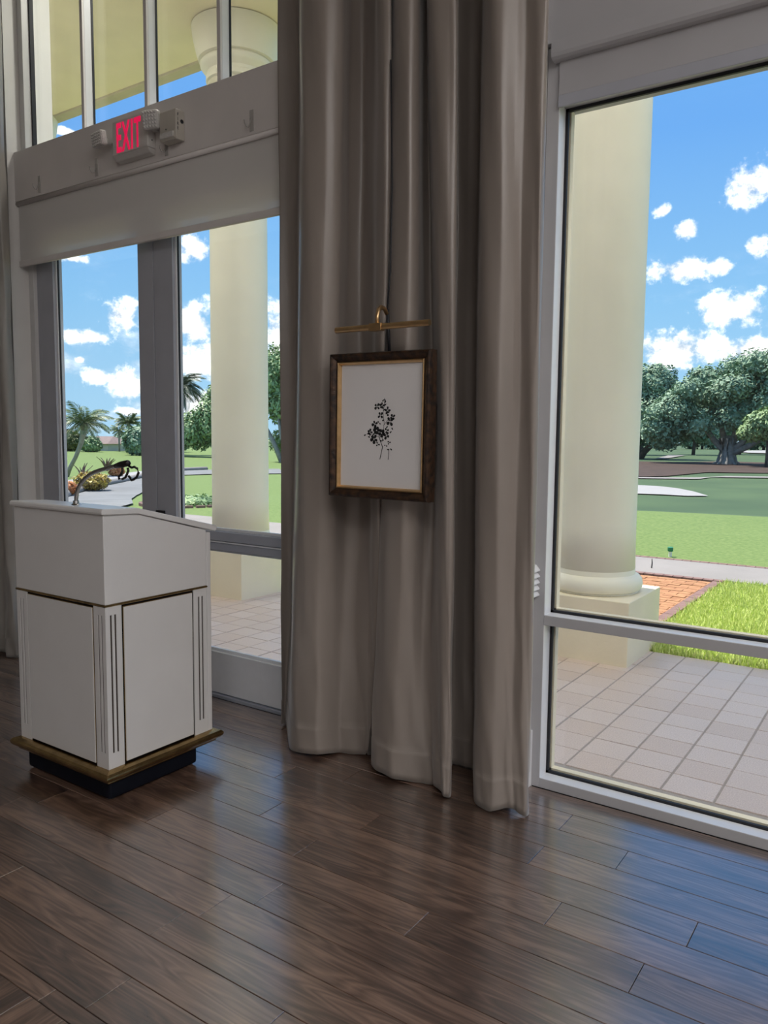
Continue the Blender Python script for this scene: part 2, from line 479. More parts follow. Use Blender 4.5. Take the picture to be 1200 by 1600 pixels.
def sharp_by_angle(me, deg):
    bm = bmesh.new(); bm.from_mesh(me)
    lim = math.radians(deg)
    for e in bm.edges:
        e.smooth = not (len(e.link_faces) == 2 and e.calc_face_angle(0) > lim)
    bm.to_mesh(me); bm.free()


def link(o, parent=None):
    COL.objects.link(o)
    if parent is not None:
        o.parent = parent
    return o


def tag(o, label, cat, group=None, kind=None):
    o['label'] = label; o['category'] = cat
    if group: o['group'] = group
    if kind: o['kind'] = kind
    return o


def empty(name, loc, label, cat, group=None, kind=None, rz=0):
    o = bpy.data.objects.new(name, None)
    o.empty_display_size = .1
    link(o)
    o.location = loc; o.rotation_euler = (0, 0, rz)
    return tag(o, label, cat, group, kind)


def stuff(o):
    o['kind'] = 'stuff'
    return o


def sstep(a, b, t):
    t = min(1., max(0., (t - a) / (b - a)))
    return t * t * (3 - 2 * t)


# ------------------------------------------------------------------ room shell
Y_PIER, Y_FRAME, Y_GLASS, Y_OUT = 3.0, 3.14, 3.19, 3.34
ROOM = (-7.6, 4.4, -7.0, 5.2)      # x0, x1, back y, ceiling z

S = lambda name, mb, m, label, cat, **k: tag(mb.build(name, m, **k), label, cat, kind='structure')

floor = S('floor', MB().box(ROOM[0], ROOM[1], ROOM[2], 3.2, -.08, -.009), 'plinth_black', 'dark wood plank floor of the room, glossy by the windows', 'floor')
S('ceiling', MB().box(ROOM[0] - .3, ROOM[1] + .3, ROOM[2] - .3, 3.34, ROOM[3], ROOM[3] + .3), 'ceiling_white', 'white ceiling high above the room', 'ceiling')
S('wall_back', MB().box(ROOM[0], ROOM[1], ROOM[2] - .2, ROOM[2], -.08, ROOM[3]), 'wall_taupe', 'plain taupe wall behind the viewer', 'wall')
S('wall_left', MB().box(ROOM[0] - .2, ROOM[0], ROOM[2], Y_OUT, -.08, ROOM[3]), 'wall_taupe', 'taupe end wall left of the doors, out of view', 'wall')
S('wall_right', MB().box(ROOM[1], ROOM[1] + .2, ROOM[2], Y_OUT, -.08, ROOM[3]), 'wall_taupe', 'taupe end wall right of the big window, out of view', 'wall')
# piers between the glazed bays
S('wall_front', MB().box(-2.57, -1.44, 3.115, Y_OUT, -.08, ROOM[3]).box(-1.44, -1.36, Y_PIER, Y_OUT, -.08, ROOM[3]), 'wall_white', 'white wall pier behind the wide taupe curtains', 'wall')
S('wall_front_left', MB().box(ROOM[0], -5.10, Y_PIER, Y_OUT, -.08, ROOM[3]), 'wall_white', 'white wall left of the glass doors behind the grey curtain edge', 'wall')
S('wall_front_right', MB().box(1.17, ROOM[1], Y_PIER, Y_OUT, -.08, ROOM[3]), 'wall_white', 'white wall right of the big window, out of view', 'wall')
# lintel above right window, with a shadow joint under it
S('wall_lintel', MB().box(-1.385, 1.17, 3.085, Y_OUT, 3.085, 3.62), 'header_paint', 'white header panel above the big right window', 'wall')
S('wall_lintel_top', MB().box(-1.36, 1.17, 3.1, Y_OUT, 4.85, ROOM[3]), 'wall_white', 'white wall strip above the right upper window', 'wall')
S('wall_lintel_door', MB().box(-5.10, -2.57, 3.1, Y_OUT, 4.85, ROOM[3]), 'wall_white', 'white wall strip above the upper window over the doors', 'wall')

# beam over the doors
S('trim_1', MB().box(-5.098, -2.572, 3.045, 3.30, 3.045, 3.364), 'beam_paint', 'broad grey-white beam over the glass doors carrying the exit sign', 'beam', bevel=.004)
mb = MB().box(-5.098, -2.572, 3.10, 3.30, 2.80, 3.044)
S('trim_2', mb, 'frame_white', 'white door head behind the translucent roller shade', 'trim')
# baseboard on the pier's return
S('baseboard_pier', MB().prism([(2.90, -.005), (3.135, -.005), (3.135, .25), (2.90, .25)], 'x', -1.359, -1.342), 'bead_white', 'short white baseboard between the curtain and the big window', 'baseboard', bevel=.002)

# ------------------------------------------------------------------ floor planks
PW, PLEN = .1495, 1.2195
rows = []
y = 2.21 - PW * 8
joints = {8: -.897 + PLEN, 9: -.504, 11: -.819, 6: -1.225}


def plank(x0, x1, y0, y1, along_x=True):
    g = .0009
    hx, hy = (x1 - x0) / 2 - g, (y1 - y0) / 2 - g
    key = (round(hx, 3), round(hy, 3), along_x)
    if key not in plank.cache:
        a, b2 = (hx, hy) if along_x else (hy, hx)
        c = .0012
        v = [(-a, -b2, -.009), (a, -b2, -.009), (a, b2, -.009), (-a, b2, -.009),
             (-a, -b2, -c), (a, -b2, -c), (a, b2, -c), (-a, b2, -c),
             (-a + c, -b2 + c, 0), (a - c, -b2 + c, 0), (a - c, b2 - c, 0), (-a + c, b2 - c, 0)]
        f = [(3, 2, 1, 0), (8, 9, 10, 11)] + [(i, (i + 1) % 4, (i + 1) % 4 + 4, i + 4) for i in range(4)] + [(i + 4, (i + 1) % 4 + 4, (i + 1) % 4 + 8, i + 8) for i in range(4)]
        m = MB(); m.add(v, f)
        plank.cache[key] = m.mesh('plank', 'plank_wood')
    o = bpy.data.objects.new('plank', plank.cache[key])
    link(o, floor)
    o.location = ((x0 + x1) / 2, (y0 + y1) / 2, 0)
    if not along_x:
        o.rotation_euler = (0, 0, PI / 2)


plank.cache = {}
rp = random.Random(11)
Y0 = 1.108
k = 0
yy = 2.21 - PW * 7
for k in range(0, 14):
    y0, y1 = yy + (k - 1) * PW, yy + k * PW
    y0 = max(y0, Y0); y1 = min(y1, 3.14)
    if y1 - y0 < .01: continue
    j = joints.get(k, rp.uniform(-1.2, 0))
    xs = [j + PLEN * q for q in range(-8, 5)]
    for a in xs:
        b = a + PLEN
        if b < -6.6 or a > 1.2: continue
        plank(a, b, y0, y1)
x = -4.6
while x < 0.2:
    off = rp.uniform(0, PLEN)
    plank(x, x + PW, Y0 - off - .02, Y0, False)
    plank(x, x + PW, Y0 - off - .02 - PLEN, Y0 - off - .02, False)
    x += PW
# the remaining floor, out of view, in the same wood
fm = MB()
fm.box(ROOM[0], -4.6, ROOM[2], Y0, -.009, 0).box(.2, ROOM[1], ROOM[2], Y0, -.009, 0).box(-4.6, .2, ROOM[2], -1.4, -.009, -.0005).box(1.9, ROOM[1], Y0, 3.14, -.009, 0)
stuff(fm.build('plank_field', 'plank_wood', floor))

# ------------------------------------------------------------------ glass doors (left bay)
jamb = empty('trim_3', (-3.83, 3.14, 0), 'white stepped door jamb round the pair of glass doors', 'door frame', kind='structure')
jb = lambda a, m='frame_white', name='jamb': MB().box(*[v - d for v, d in zip(a, (-3.83, -3.83, 3.14, 3.14, 0, 0))]).build(name, m, jamb, bevel=.003)
jb((-5.099, -5.045, 3.125, 3.3, 0, 2.80)); jb((-5.045, -4.99, 3.15, 3.3, 0, 2.80), 'door_grey')
jb((-2.67, -2.615, 3.15, 3.3, 0, 2.80), 'door_grey'); jb((-2.615, -2.571, 3.125, 3.3, 0, 2.80))
jb((-5.09, -2.58, 3.13, 3.3, -.01, .012), 'door_grey', 'threshold')


def door_leaf(name, x0, x1, gl0, gl1, label, hinge):
    cx = (x0 + x1) / 2
    r = empty(name, (cx, 3.16, 0), label, 'door', kind='structure')
    B = lambda a0, a1, y0, y1, z0, z1, m, n, bev=.002: MB().box(a0 - cx, a1 - cx, y0 - 3.16, y1 - 3.16, z0, z1).build(n, m, r, bevel=bev)
    g = .003
    B(x0 + g, gl0, 3.14, 3.21, .02, 2.79, 'door_grey', 'stile'); B(gl1, x1 - g, 3.14, 3.21, .02, 2.79, 'door_grey', 'stile')
    B(gl0, gl1, 3.14, 3.21, .02, .262, 'bead_white', 'bottom_rail')
    B(gl0, gl1, 3.14, 3.21, 2.755, 2.79, 'door_grey', 'top_rail')
    B(gl0, gl1, 3.14, 3.21, .862, .975, 'door_grey', 'middle_rail')
    B(gl0, gl1, 3.128, 3.14, .918, .971, 'door_grey', 'rail_cover'); B(gl0, gl1, 3.132, 3.14, .906, .914, 'bead_white', 'rail_strip', .001)
    for (z0, z1) in ((.27, .855), (.98, 2.75)):
        p = B(gl0, gl1, 3.176, 3.184, z0 - .006, z1 + .003, 'clear_glass', 'pane', 0)
        mbb = MB()
        for a, b2 in ((gl0, gl0 + .014), (gl1 - .014, gl1)):
            mbb.box(a - cx, b2 - cx, 3.158 - 3.16, 3.175 - 3.16, z0, z1)
        mbb.box(gl0 - cx, gl1 - cx, 3.158 - 3.16, 3.175 - 3.16, z0 - .008, z0 + .008); mbb.box(gl0 - cx, gl1 - cx, 3.158 - 3.16, 3.175 - 3.16, z1 - .006, z1 + .004)
        mbb.build('glazing_bead', 'bead_white', r)
        mg = MB()
        for a, b2 in ((gl0 + .014, gl0 + .019), (gl1 - .019, gl1 - .014)):
            mg.box(a - cx, b2 - cx, 3.165 - 3.16, 3.1755 - 3.16, z0 + .008, z1 - .006)
        mg.build('gasket', 'gasket', r)
    return r


d1 = door_leaf('door_1', -4.99, -3.835, -4.845, -3.975, 'left glass door leaf behind the white lectern', -1)
d2 = door_leaf('door_2', -3.832, -2.67, -3.665, -2.80, 'right glass door leaf beside the taupe curtain', 1)
MB().box(-3.825 + 3.251, -3.76 + 3.251, 3.118 - 3.16, 3.14 - 3.16, 1.02, 1.062).build('door_latch', 'black_plastic', d2, bevel=.003)

# ------------------------------------------------------------------ clerestory windows
def clerestory(name, x0, x1, label):
    cx = (x0 + x1) / 2
    r = empty(name, (cx, 3.14, 3.36), label, 'window', kind='structure')
    B = lambda a0, a1, y0, y1, z0, z1, m, n, bev=.002: MB().box(a0 - cx, a1 - cx, y0 - 3.14, y1 - 3.14, z0 - 3.36, z1 - 3.36).build(n, m, r, bevel=bev)
    z0, z1 = 3.364 if 'doors' in label else 3.62, 4.85
    B(x0, x0 + .052, 3.10, 3.18, z0, z1, 'frame_white', 'frame_side'); B(x1 - .052, x1, 3.10, 3.18, z0, z1, 'frame_white', 'frame_side')
    B(x0, x1, 3.10, 3.24, z1 - .06, z1, 'frame_white', 'frame_head')
    edges = [x0 + .052] + [x0 + .67 + .594 * k + (.0) for k in range(3)] + [x1 - .052]
    for k in range(3):
        a = x0 + .67 + .594 * k
        B(a, a + .026, 3.10, 3.115, z0, z1 - .06, 'beam_paint', 'mullion_face'); B(a - .012, a + .026, 3.115, 3.178, z0, z1 - .06, 'bead_white', 'mullion')
        B(a + .0262, a + .030, 3.165, 3.178, z0, z1 - .06, 'gasket', 'gasket', 0)
    B(x0 + .0522, x0 + .064, 3.15, 3.178, z0, z1 - .06, 'gasket', 'gasket', 0)
    for k in range(4):
        a = edges[k] + (.026 if k else 0); b2 = edges[k + 1] - (.018 if k < 3 else 0)
        B(a, b2, 3.18, 3.188, z0, z1 - .06, 'clear_glass', 'pane', 0)
    return r


clerestory('window_2', -5.098, -2.572, 'upper window of four tall panes above the beam over the doors')
clerestory('window_3', -1.358, 1.168, 'upper window above the big right window, out of view')

# ------------------------------------------------------------------ big right window
def big_window(name, x0, x1, label):
    cx = (x0 + x1) / 2
    r = empty(name, (cx, 3.14, 0), label, 'window', kind='structure')
    B = lambda a0, a1, y0, y1, z0, z1, m, n, bev=.002: MB().box(a0 - cx, a1 - cx, y0 - 3.14, y1 - 3.14, z0, z1).build(n, m, r, bevel=bev)
    fl = x0 + .052
    fr = x1 - .052
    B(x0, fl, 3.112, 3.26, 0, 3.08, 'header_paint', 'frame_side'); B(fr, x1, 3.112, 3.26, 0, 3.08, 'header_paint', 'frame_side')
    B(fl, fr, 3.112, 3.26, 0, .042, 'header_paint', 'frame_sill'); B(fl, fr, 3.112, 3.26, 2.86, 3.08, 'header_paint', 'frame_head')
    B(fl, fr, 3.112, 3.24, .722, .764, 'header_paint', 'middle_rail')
    for z0, z1 in ((.042, .722), (.764, 2.86)):
        B(fl + .001, fr - .001, 3.196, 3.204, z0, z1, 'clear_glass', 'pane', 0)
        mg = MB()
        t = .013
        for a in ((fl, fl + t, z0, z1), (fr - t, fr, z0, z1), (fl, fr, z0, z0 + t), (fl, fr, z1 - t, z1)):
            mg.box(a[0] - cx, a[1] - cx, 3.182 - 3.14, 3.195 - 3.14, a[2], a[3])
        mg.build('gasket', 'gasket', r)
        mw = MB()
        t = .017
        for a in ((fl, fl + t, z0, z1), (fr - t, fr, z0, z1), (fl, fr, z0, z0 + t)):
            mw.box(a[0] - cx, a[1] - cx, 3.206 - 3.14, 3.24 - 3.14, a[2], a[3])
        mw.build('outer_bead', 'cream_stucco', r)
        ml = MB()
        ml.box(fl - cx, fr - cx, 3.113 - 3.14, 3.18 - 3.14, z0, z0 + .002); ml.box(fl - cx, fl + .002 - cx, 3.113 - 3.14, 3.18 - 3.14, z0, z1)
        ml.build('reveal', 'bead_white', r)
    return r


big_window('window_1', -1.358, 1.168, 'big fixed right window with a low middle rail overlooking the lawn')
# rolled-up shade in front of the window head
rs = empty('roller_shade', (-.09, 3.10, 3.08), 'rolled-up white roller shade under the header of the big right window', 'roller shade')
q = MB()
prof = [(3.062, 3.083), (3.062, 3.035), (3.066, 3.022), (3.076, 3.014), (3.09, 3.012), (3.108, 3.012), (3.108, 3.083)]
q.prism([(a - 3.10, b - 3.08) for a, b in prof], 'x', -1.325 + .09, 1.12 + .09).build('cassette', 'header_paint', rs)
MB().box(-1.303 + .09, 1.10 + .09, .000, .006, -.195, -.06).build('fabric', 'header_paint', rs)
MB().box(-1.304 + .09, 1.10 + .09, -.004, .010, -.242, -.196).build('hem_bar', 'door_grey', rs, bevel=.003)
# louvred vent on the return wall
vt = empty('wall_vent', (-1.359, 3.05, .915), 'small white louvred vent on the wall beside the big window', 'vent')
MB().box(.0, .006, -.06, .085, -.07, .07).build('back_plate', 'frame_white', vt)
for i in range(5):
    z = .052 - i * .0265
    MB().prism([(0.004, z + .013), (.012, z + .013), (.030, z - .008), (.030, z - .013), (.004, z - .006)], 'y', -.06, .085).build('slat', 'bead_white', vt)

# ------------------------------------------------------------------ roller shade over the doors
sh = empty('roller_shade', (-3.83, 3.07, 3.03), 'half-lowered translucent roller shade over the glass doors', 'roller shade')
MB().box(-1.262, 1.25, -.0025, -.001, -.37, .02).build('fabric', 'shade_fabric', sh)
MB().box(-1.264, 1.252, -.012, .010, -.402, -.364).build('hem_bar', 'beam_paint', sh, bevel=.004)
MB().tube([(-1.264, -.012, .004), (1.252, -.012, .004)], .014, 12).build('roller_edge', 'beam_paint', sh, smooth=True)

# ------------------------------------------------------------------ exit sign with lamp heads
def text_mesh(body, size, m, name, parent, loc, rot, depth=.002, fit=None, space=1.):
    cu = bpy.data.curves.new(name, 'FONT')
    cu.body = body; cu.size = size; cu.extrude = depth; cu.align_x = 'CENTER'; cu.align_y = 'CENTER'; cu.space_character = space
    cu.resolution_u = 3; cu.offset = size * .018
    t = bpy.data.objects.new(name + '_tmp', cu)
    COL.objects.link(t)
    dg = bpy.context.evaluated_depsgraph_get()
    me = bpy.data.meshes.new_from_object(t.evaluated_get(dg))
    bpy.data.objects.remove(t); bpy.data.curves.remove(cu)
    if fit:
        xs = [v.co.x for v in me.vertices]; ys = [v.co.y for v in me.vertices]
        for v in me.vertices:
            v.co.x = (v.co.x - (min(xs) + max(xs)) / 2) * fit[0] / (max(xs) - min(xs)); v.co.y = (v.co.y - (min(ys) + max(ys)) / 2) * fit[1] / (max(ys) - min(ys))
    me.materials.clear(); me.materials.append(MATS[m])
    o = bpy.data.objects.new(name, me)
    link(o, parent); o.location = loc; o.rotation_euler = rot
    return o


ex = empty('exit_sign', (-3.83, 3.045, 3.20), 'illuminated EXIT sign with red letters and two emergency lamp heads', 'exit sign')
MB().box(-.155, .155, -.058, -.001, -.085, .105).build('housing', 'sign_body', ex, bevel=.006)
MB().prism([(-.056, -.085), (-.001, -.085), (-.001, -.118), (-.036, -.112)], 'x', -.15, .15).build('battery_base', 'sign_body', ex, bevel=.004)
text_mesh('EXIT', .205, 'exit_red', 'letters', ex, (-.006, -.060, .006), (PI / 2, 0, 0), .0015, (.212, .162), 1.18)
MB().lathe([(.004, -.0015), (.004, .002)], seg=10).build('test_button', 'exit_ink_dark', ex, loc=(.1565, -.028, -.045)).rotation_euler = (0, PI / 2, 0)


def lamp_head(x, z, rz):
    h = MB()
    h.box(-.05, .05, -.022, .022, -.05, .05)
    o = h.build('lamp_head', 'clear_plastic', ex, bevel=.012, loc=(x, -.075, z))
    o.rotation_euler = (.15, 0, rz)
    g = MB()
    for i in range(5):
        for jj in range(5):
            cx, cz = -.036 + i * .018, -.036 + jj * .018
            g.add([(cx - .008, -.022, cz - .008), (cx + .008, -.022, cz - .008), (cx + .008, -.022, cz + .008), (cx - .008, -.022, cz + .008), (cx, -.029, cz)],
                  [(0, 1, 4), (1, 2, 4), (2, 3, 4), (3, 0, 4)])
    g.build('lens', 'clear_plastic', o)
    MB().tube([(0, .022, 0), (0, .06, 0)], .014, 10).build('neck', 'sign_body', o, smooth=True)
    return o


lamp_head(.212, .035, .30)
lh = lamp_head(-.25, .025, -.12)
lh.scale = (1.1, 1, .85)
MB().box(-.235, -.155, -.04, -.004, .0, .03).build('lamp_arm', 'sign_body', ex, bevel=.004)
MB().box(.155, .19, -.04, -.004, .0, .03).build('lamp_arm', 'sign_body', ex, bevel=.004)

fa = empty('fire_alarm', (-3.50, 3.045, 3.185), 'cream fire alarm horn box beside the exit sign on the beam', 'fire alarm')
MB().box(-.066, .066, -.064, -.001, -.078, .08).build('housing', 'alarm_body', fa, bevel=.006)
MB().box(-.056, .052, -.074, -.064, -.066, -.036).build('strobe_lens', 'clear_plastic', fa, bevel=.004)
MB().box(-.060, .056, -.068, -.063, -.070, -.032).build('lens_frame', 'alarm_body', fa, bevel=.002)
MB().lathe([(.011, -.0006), (.011, .0012)], seg=14).build('sounder_hole', 'gasket', fa, loc=(.0665, -.022, .02)).rotation_euler = (0, PI / 2, 0)
for i, ch in enumerate('FIRE'):
    text_mesh(ch, .020, 'exit_ink_dark', 'letter', fa, (.0672, -.050, .050 - .024 * i), (PI / 2, 0, PI / 2), .0003)
MB().lathe([(.004, -.001), (.004, .002)], seg=8).build('indicator', 'exit_ink_dark', fa, loc=(-.012, -.0648, -.018)).rotation_euler = (PI / 2, 0, 0)

for hx, lab in ((-4.81, 'clear plastic hook on the beam nearest the grey curtain edge'), (-4.215, 'faint clear plastic hook on the beam left of the exit sign'),
                (-3.583, 'clear plastic hook on the beam right below the fire alarm box'), (-2.935, 'clear plastic hook on the beam near the taupe curtain')):
    h = empty('adhesive_hook', (hx, 3.045, 3.06), lab, 'hook', 'clear hooks along the beam')
    MB().box(-.014, .014, -.004, -.0005, .0, .105).build('plate', 'hook_plastic', h, bevel=.002)
    MB().tube([(0, -.004, .065), (-.002, -.012, .035), (-.004, -.020, .016), (-.008, -.030, .016), (-.016, -.036, .035), (-.018, -.037, .05)], .0035, 6).build('hook_arm', 'hook_plastic', h, smooth=True)

# ------------------------------------------------------------------ curtains
CUR_A = [(-2.716, -2.706, -2.704, 3.0, 3.0), (-2.608, -2.626, -2.682, 3.03, 3.03), (-2.399, -2.415, -2.466, 2.8, 2.8), (-2.314, -2.339, -2.379, 2.765, 2.765), (-2.227, -2.254, -2.285, 2.775, 2.775), (-2.198, -2.221, -2.252, 2.84, 2.84), (-2.236, -2.243, -2.233, 2.95, 2.9), (-2.203, -2.202, -2.167, 3.01, 2.93), (-2.111, -2.108, -2.107, 2.96, 2.93), (-2.012, -2.012, -2.089, 2.84, 2.93), (-1.951, -1.96, -2.081, 2.8, 2.94), (-1.93, -1.95, -2.077, 2.82, 2.95), (-1.995, -2.016, -2.091, 2.91, 2.97)]
CUR_B = [(-1.999, -2.019, -2.073, 2.94, 2.95), (-1.951, -1.971, -2.017, 2.86, 2.86), (-1.882, -1.893, -1.936, 2.8, 2.8), (-1.816, -1.812, -1.857, 2.785, 2.79), (-1.806, -1.79, -1.787, 2.84, 2.82), (-1.857, -1.82, -1.739, 2.95, 2.85), (-1.859, -1.792, -1.694, 2.99, 2.85), (-1.772, -1.69, -1.657, 2.84, 2.82), (-1.711, -1.645, -1.614, 2.79, 2.79), (-1.639, -1.609, -1.587, 2.785, 2.785), (-1.616, -1.596, -1.582, 2.82, 2.82), (-1.76, -1.739, -1.723, 3.06, 3.06), (-1.7, -1.686, -1.665, 3.075, 3.075), (-1.632, -1.624, -1.598, 3.06, 3.06), (-1.509, -1.505, -1.48, 2.84, 2.84), (-1.452, -1.447, -1.425, 2.79, 2.79), (-1.405, -1.381, -1.368, 2.785, 2.785), (-1.372, -1.348, -1.33, 2.83, 2.81), (-1.344, -1.329, -1.303, 2.86, 2.825), (-1.293, -1.282, -1.269, 2.85, 2.825), (-1.262, -1.258, -1.246, 2.85, 2.835), (-1.26, -1.255, -1.243, 2.875, 2.86), (-1.287, -1.282, -1.277, 2.93, 2.93)]
CUR_L = [(-5.62, -5.62, -5.62, 2.95), (-5.50, -5.50, -5.50, 2.84), (-5.36, -5.36, -5.37, 2.90), (-5.22, -5.23, -5.25, 2.82), (-5.11, -5.11, -5.13, 2.89), (-5.03, -5.02, -5.03, 2.85), (-4.985, -4.975, -4.99, 2.88), (-5.0, -4.99, -5.0, 2.93)]


def catmull(P, n):
    out = []
    for i in range(len(P) - 1):
        p0, p1, p2, p3 = P[max(i - 1, 0)], P[i], P[i + 1], P[min(i + 2, len(P) - 1)]
        for k in range(n):
            t = k / n
            h1, h2, h3, h4 = 2 * t ** 3 - 3 * t * t + 1, -2 * t ** 3 + 3 * t * t, t ** 3 - 2 * t * t + t, t ** 3 - t * t
            out.append(tuple(h1 * b + h2 * c + h3 * .38 * (c - a) + h4 * .38 * (d - b) for a, b, c, d in zip(p0, p1, p2, p3)))
    out.append(P[-1])
    return out


def curtain(name, cps, m, label, seed, zbot=.012, wrinkle=.004):
    rnd = random.Random(seed)
    ph = [rnd.uniform(0, 6.28) for _ in range(8)]
    zs = [0, .03, .06, .09, .115, .125, .13, .16] + [.2 + .06 * i for i in range(56)] + [3.6 + .14 * i for i in range(11)]
    cps = [c if len(c) == 5 else (*c, c[3]) for c in cps]
    dense = catmull(cps, 10)
    verts, faces = [], []
    for zi, z0 in enumerate(zs):
        z = z0 + zbot
        # quadratic through z=3.33 / 1.75 / .2
        def lag(t, m_, b):
            za, zb, zc = 3.33, 1.75, .2
            if z > 3.33:
                return t
            return t * (z - zb) * (z - zc) / ((za - zb) * (za - zc)) + m_ * (z - za) * (z - zc) / ((zb - za) * (zb - zc)) + b * (z - za) * (z - zb) / ((zc - za) * (zc - zb))
        for si, (t, m_, b, yt, yb) in enumerate(dense):
            y = yb + (yt - yb) * sstep(.2, 1.75, z)
            x = lag(t, m_, b)
            u = si * .11
            low = sstep(1.3, .1, z)
            dy = wrinkle * (math.sin(u * 3.1 + z * 5 + ph[0]) * .6 + math.sin(u * 1.7 - z * 11 + ph[1]) * .5 * (.3 + low) + math.sin(u * 5 + z * 19 + ph[2]) * .35 * low)
            dx = wrinkle * .7 * (math.sin(u * 2.3 + z * 7 + ph[3]) * (.2 + low))
            if z0 < .127:
                dy -= .0035
            zz = z + (.010 * math.sin(u * 1.1 + ph[4]) * sstep(.3, 0, z0) if z0 < .3 else 0)
            verts.append((x + dx, min(y + dy, 3.09 if 'satin' in m else 2.985), zz))
    n = len(dense)
    for i in range(len(zs) - 1):
        for s in range(n - 1):
            faces.append((i * n + s, i * n + s + 1, (i + 1) * n + s + 1, (i + 1) * n + s))
    mb = MB(); mb.add(verts, faces)
    o = mb.build(name, m, smooth=True)
    sd = o.modifiers.new('thickness', 'SOLIDIFY'); sd.thickness = .003; sd.offset = 0
    # stitched hem line, a thin cord following the cloth
    zi = zs.index(.13)
    hem = MB().tube([(verts[zi * n + s][0], verts[zi * n + s][1] - .0012, verts[zi * n + s][2]) for s in range(0, n, 2)], .0012, 4)
    hem.build('hem_seam', m, o, smooth=True)
    return o


tag(curtain('curtain', CUR_A, 'curtain_satin', 'left taupe satin curtain panel hanging beside the glass doors', 1), 'left taupe satin curtain panel hanging beside the glass doors', 'curtain', 'taupe curtains')
tag(curtain('curtain', CUR_B, 'curtain_satin', '', 2), 'right taupe satin curtain panel with deep dark fold beside the big window', 'curtain', 'taupe curtains')
tag(curtain('curtain', CUR_L, 'curtain_grey', '', 3, wrinkle=.009), 'grey satin curtain edge at the far left behind the lectern', 'curtain')

# ------------------------------------------------------------------ framed botanical print
fx0, fx1, fz0, fz1, fy = -2.158, -1.645, 1.256, 1.870, 2.70
fcx, fcz = (fx0 + fx1) / 2, (fz0 + fz1) / 2
fp = empty('framed_print', (fcx, 2.755, fcz), 'framed black botanical print hanging in front of the taupe curtains', 'picture')
fp.rotation_euler = (0, math.radians(.45), 0)
W2, H2 = (fx1 - fx0) / 2, (fz1 - fz0) / 2


def frame_side(i, prof, name, m):
    """prof: (inset from outer edge, y) pairs; mitred bar along side i."""
    c = [(-W2, -H2), (W2, -H2), (W2, H2), (-W2, H2)]
    a, b = c[i], c[(i + 1) % 4]
    sgn = lambda p, d: (p[0] - math.copysign(d, p[0]), p[1] - math.copysign(d, p[1]))
    v, f = [], []
    for p in (a, b):
        for d, y in prof:
            q_ = sgn(p, d); v.append((q_[0], y, q_[1]))
    n = len(prof)
    f = [(k, (k + 1) % n, (k + 1) % n + n, k + n) for k in range(n)] + [tuple(range(n)), tuple(range(2 * n - 1, n - 1, -1))]
    return MB().add(v, f).build(name, m, fp, bevel=.0012 if name != 'frame_edge' else 0)


outer = [(.0, .0), (.0, -.040), (.004, -.052), (.012, -.055), (.020, -.050), (.030, -.040), (.036, -.038), (.036, .0)]
lip = [(.036, -.005), (.036, -.040), (.039, -.043), (.043, -.041), (.049, -.030), (.049, -.005)]
back = [(-.0022, .0), (-.0022, -.040), (.0008, -.040), (.0008, 0)]
for i in range(4):
    frame_side(i, outer, 'frame_moulding', 'frame_bronze')
    frame_side(i, lip, 'gilt_lip', 'brass')
    frame_side(i, back, 'frame_edge', 'frame_side')
MB().box(-W2 + .04, W2 - .04, -.024, -.004, -H2 + .04, H2 - .04).build('print_sheet', 'paper', fp)
# ink drawing, flat print on the sheet (local coordinates, metres)
ink = MB()
rk = random.Random(5)
YI = -.0246


def petal(cx, cz, a, l, w):
    n = 10
    v = []
    for k in range(n):
        t = 2 * PI * k / n
        px, pz = l / 2 * math.cos(t) + l / 2, w / 2 * math.sin(t) * (1 + .35 * math.cos(t))
        v.append((cx + px * math.cos(a) - pz * math.sin(a), YI, cz + px * math.sin(a) + pz * math.cos(a)))
    ink.add(v, [tuple(range(n))])


def flower(cx, cz, r, n=5, a0=None):
    a0 = rk.uniform(0, 6.28) if a0 is None else a0
    for k in range(n):
        petal(cx + r * .12 * math.cos(a0 + k * 2 * PI / n), cz + r * .12 * math.sin(a0 + k * 2 * PI / n), a0 + k * 2 * PI / n + rk.uniform(-.2, .2), r * rk.uniform(.75, 1.05), r * rk.uniform(.55, .8))


def stroke(pts, w):
    for (a, b) in zip(pts, pts[1:]):
        dx, dz = b[0] - a[0], b[1] - a[1]
        l = math.hypot(dx, dz) or 1
        nx, nz = -dz / l * w / 2, dx / l * w / 2
        ink.add([(a[0] - nx, YI, a[1] - nz), (b[0] - nx, YI, b[1] - nz), (b[0] + nx, YI, b[1] + nz), (a[0] + nx, YI, a[1] + nz)], [(0, 1, 2, 3)])


# picture pixels of the sprig -> sheet metres
kx, kz = .513 / 160, .614 / 232
Pp = lambda x, y_: ((x - 594) * kx, (665 - y_) * kz)
for (x, y_, r, n) in [(588, 634, 6.5, 4), (596, 633, 6, 5), (605, 640, 6, 4), (594, 648, 7, 4), (605, 645, 5, 3), (613, 651, 6, 4), (609, 658, 8, 4), (585, 662, 7, 4), (577, 675, 6, 5),
                      (588, 672, 8, 6), (596, 676, 8, 5), (604, 680, 7, 4), (584, 686, 8, 5), (604, 672, 5, 3), (590, 694, 5, 3), (603, 696, 4, 2), (608, 691, 4, 3), (592, 660, 4, 2), (597, 688, 4, 2)]:
    c = Pp(x, y_)
    flower(c[0], c[1], r * .0023, n)
for (x, y_) in [(599, 623), (602, 626), (600, 629), (603, 630), (571, 679), (574, 682), (573, 677), (612, 673), (614, 671), (610, 700), (605, 702), (598, 641), (600, 655), (606, 665), (582, 680)]:
    c = Pp(x, y_)
    petal(c[0], c[1], rk.uniform(0, 6.28), .012, .006)
stroke([Pp(*p) for p in [(594, 718), (596, 708), (598, 698), (594, 688), (592, 680)]], .0035)
stroke([Pp(*p) for p in [(607, 718), (608, 710), (608, 703)]], .003)
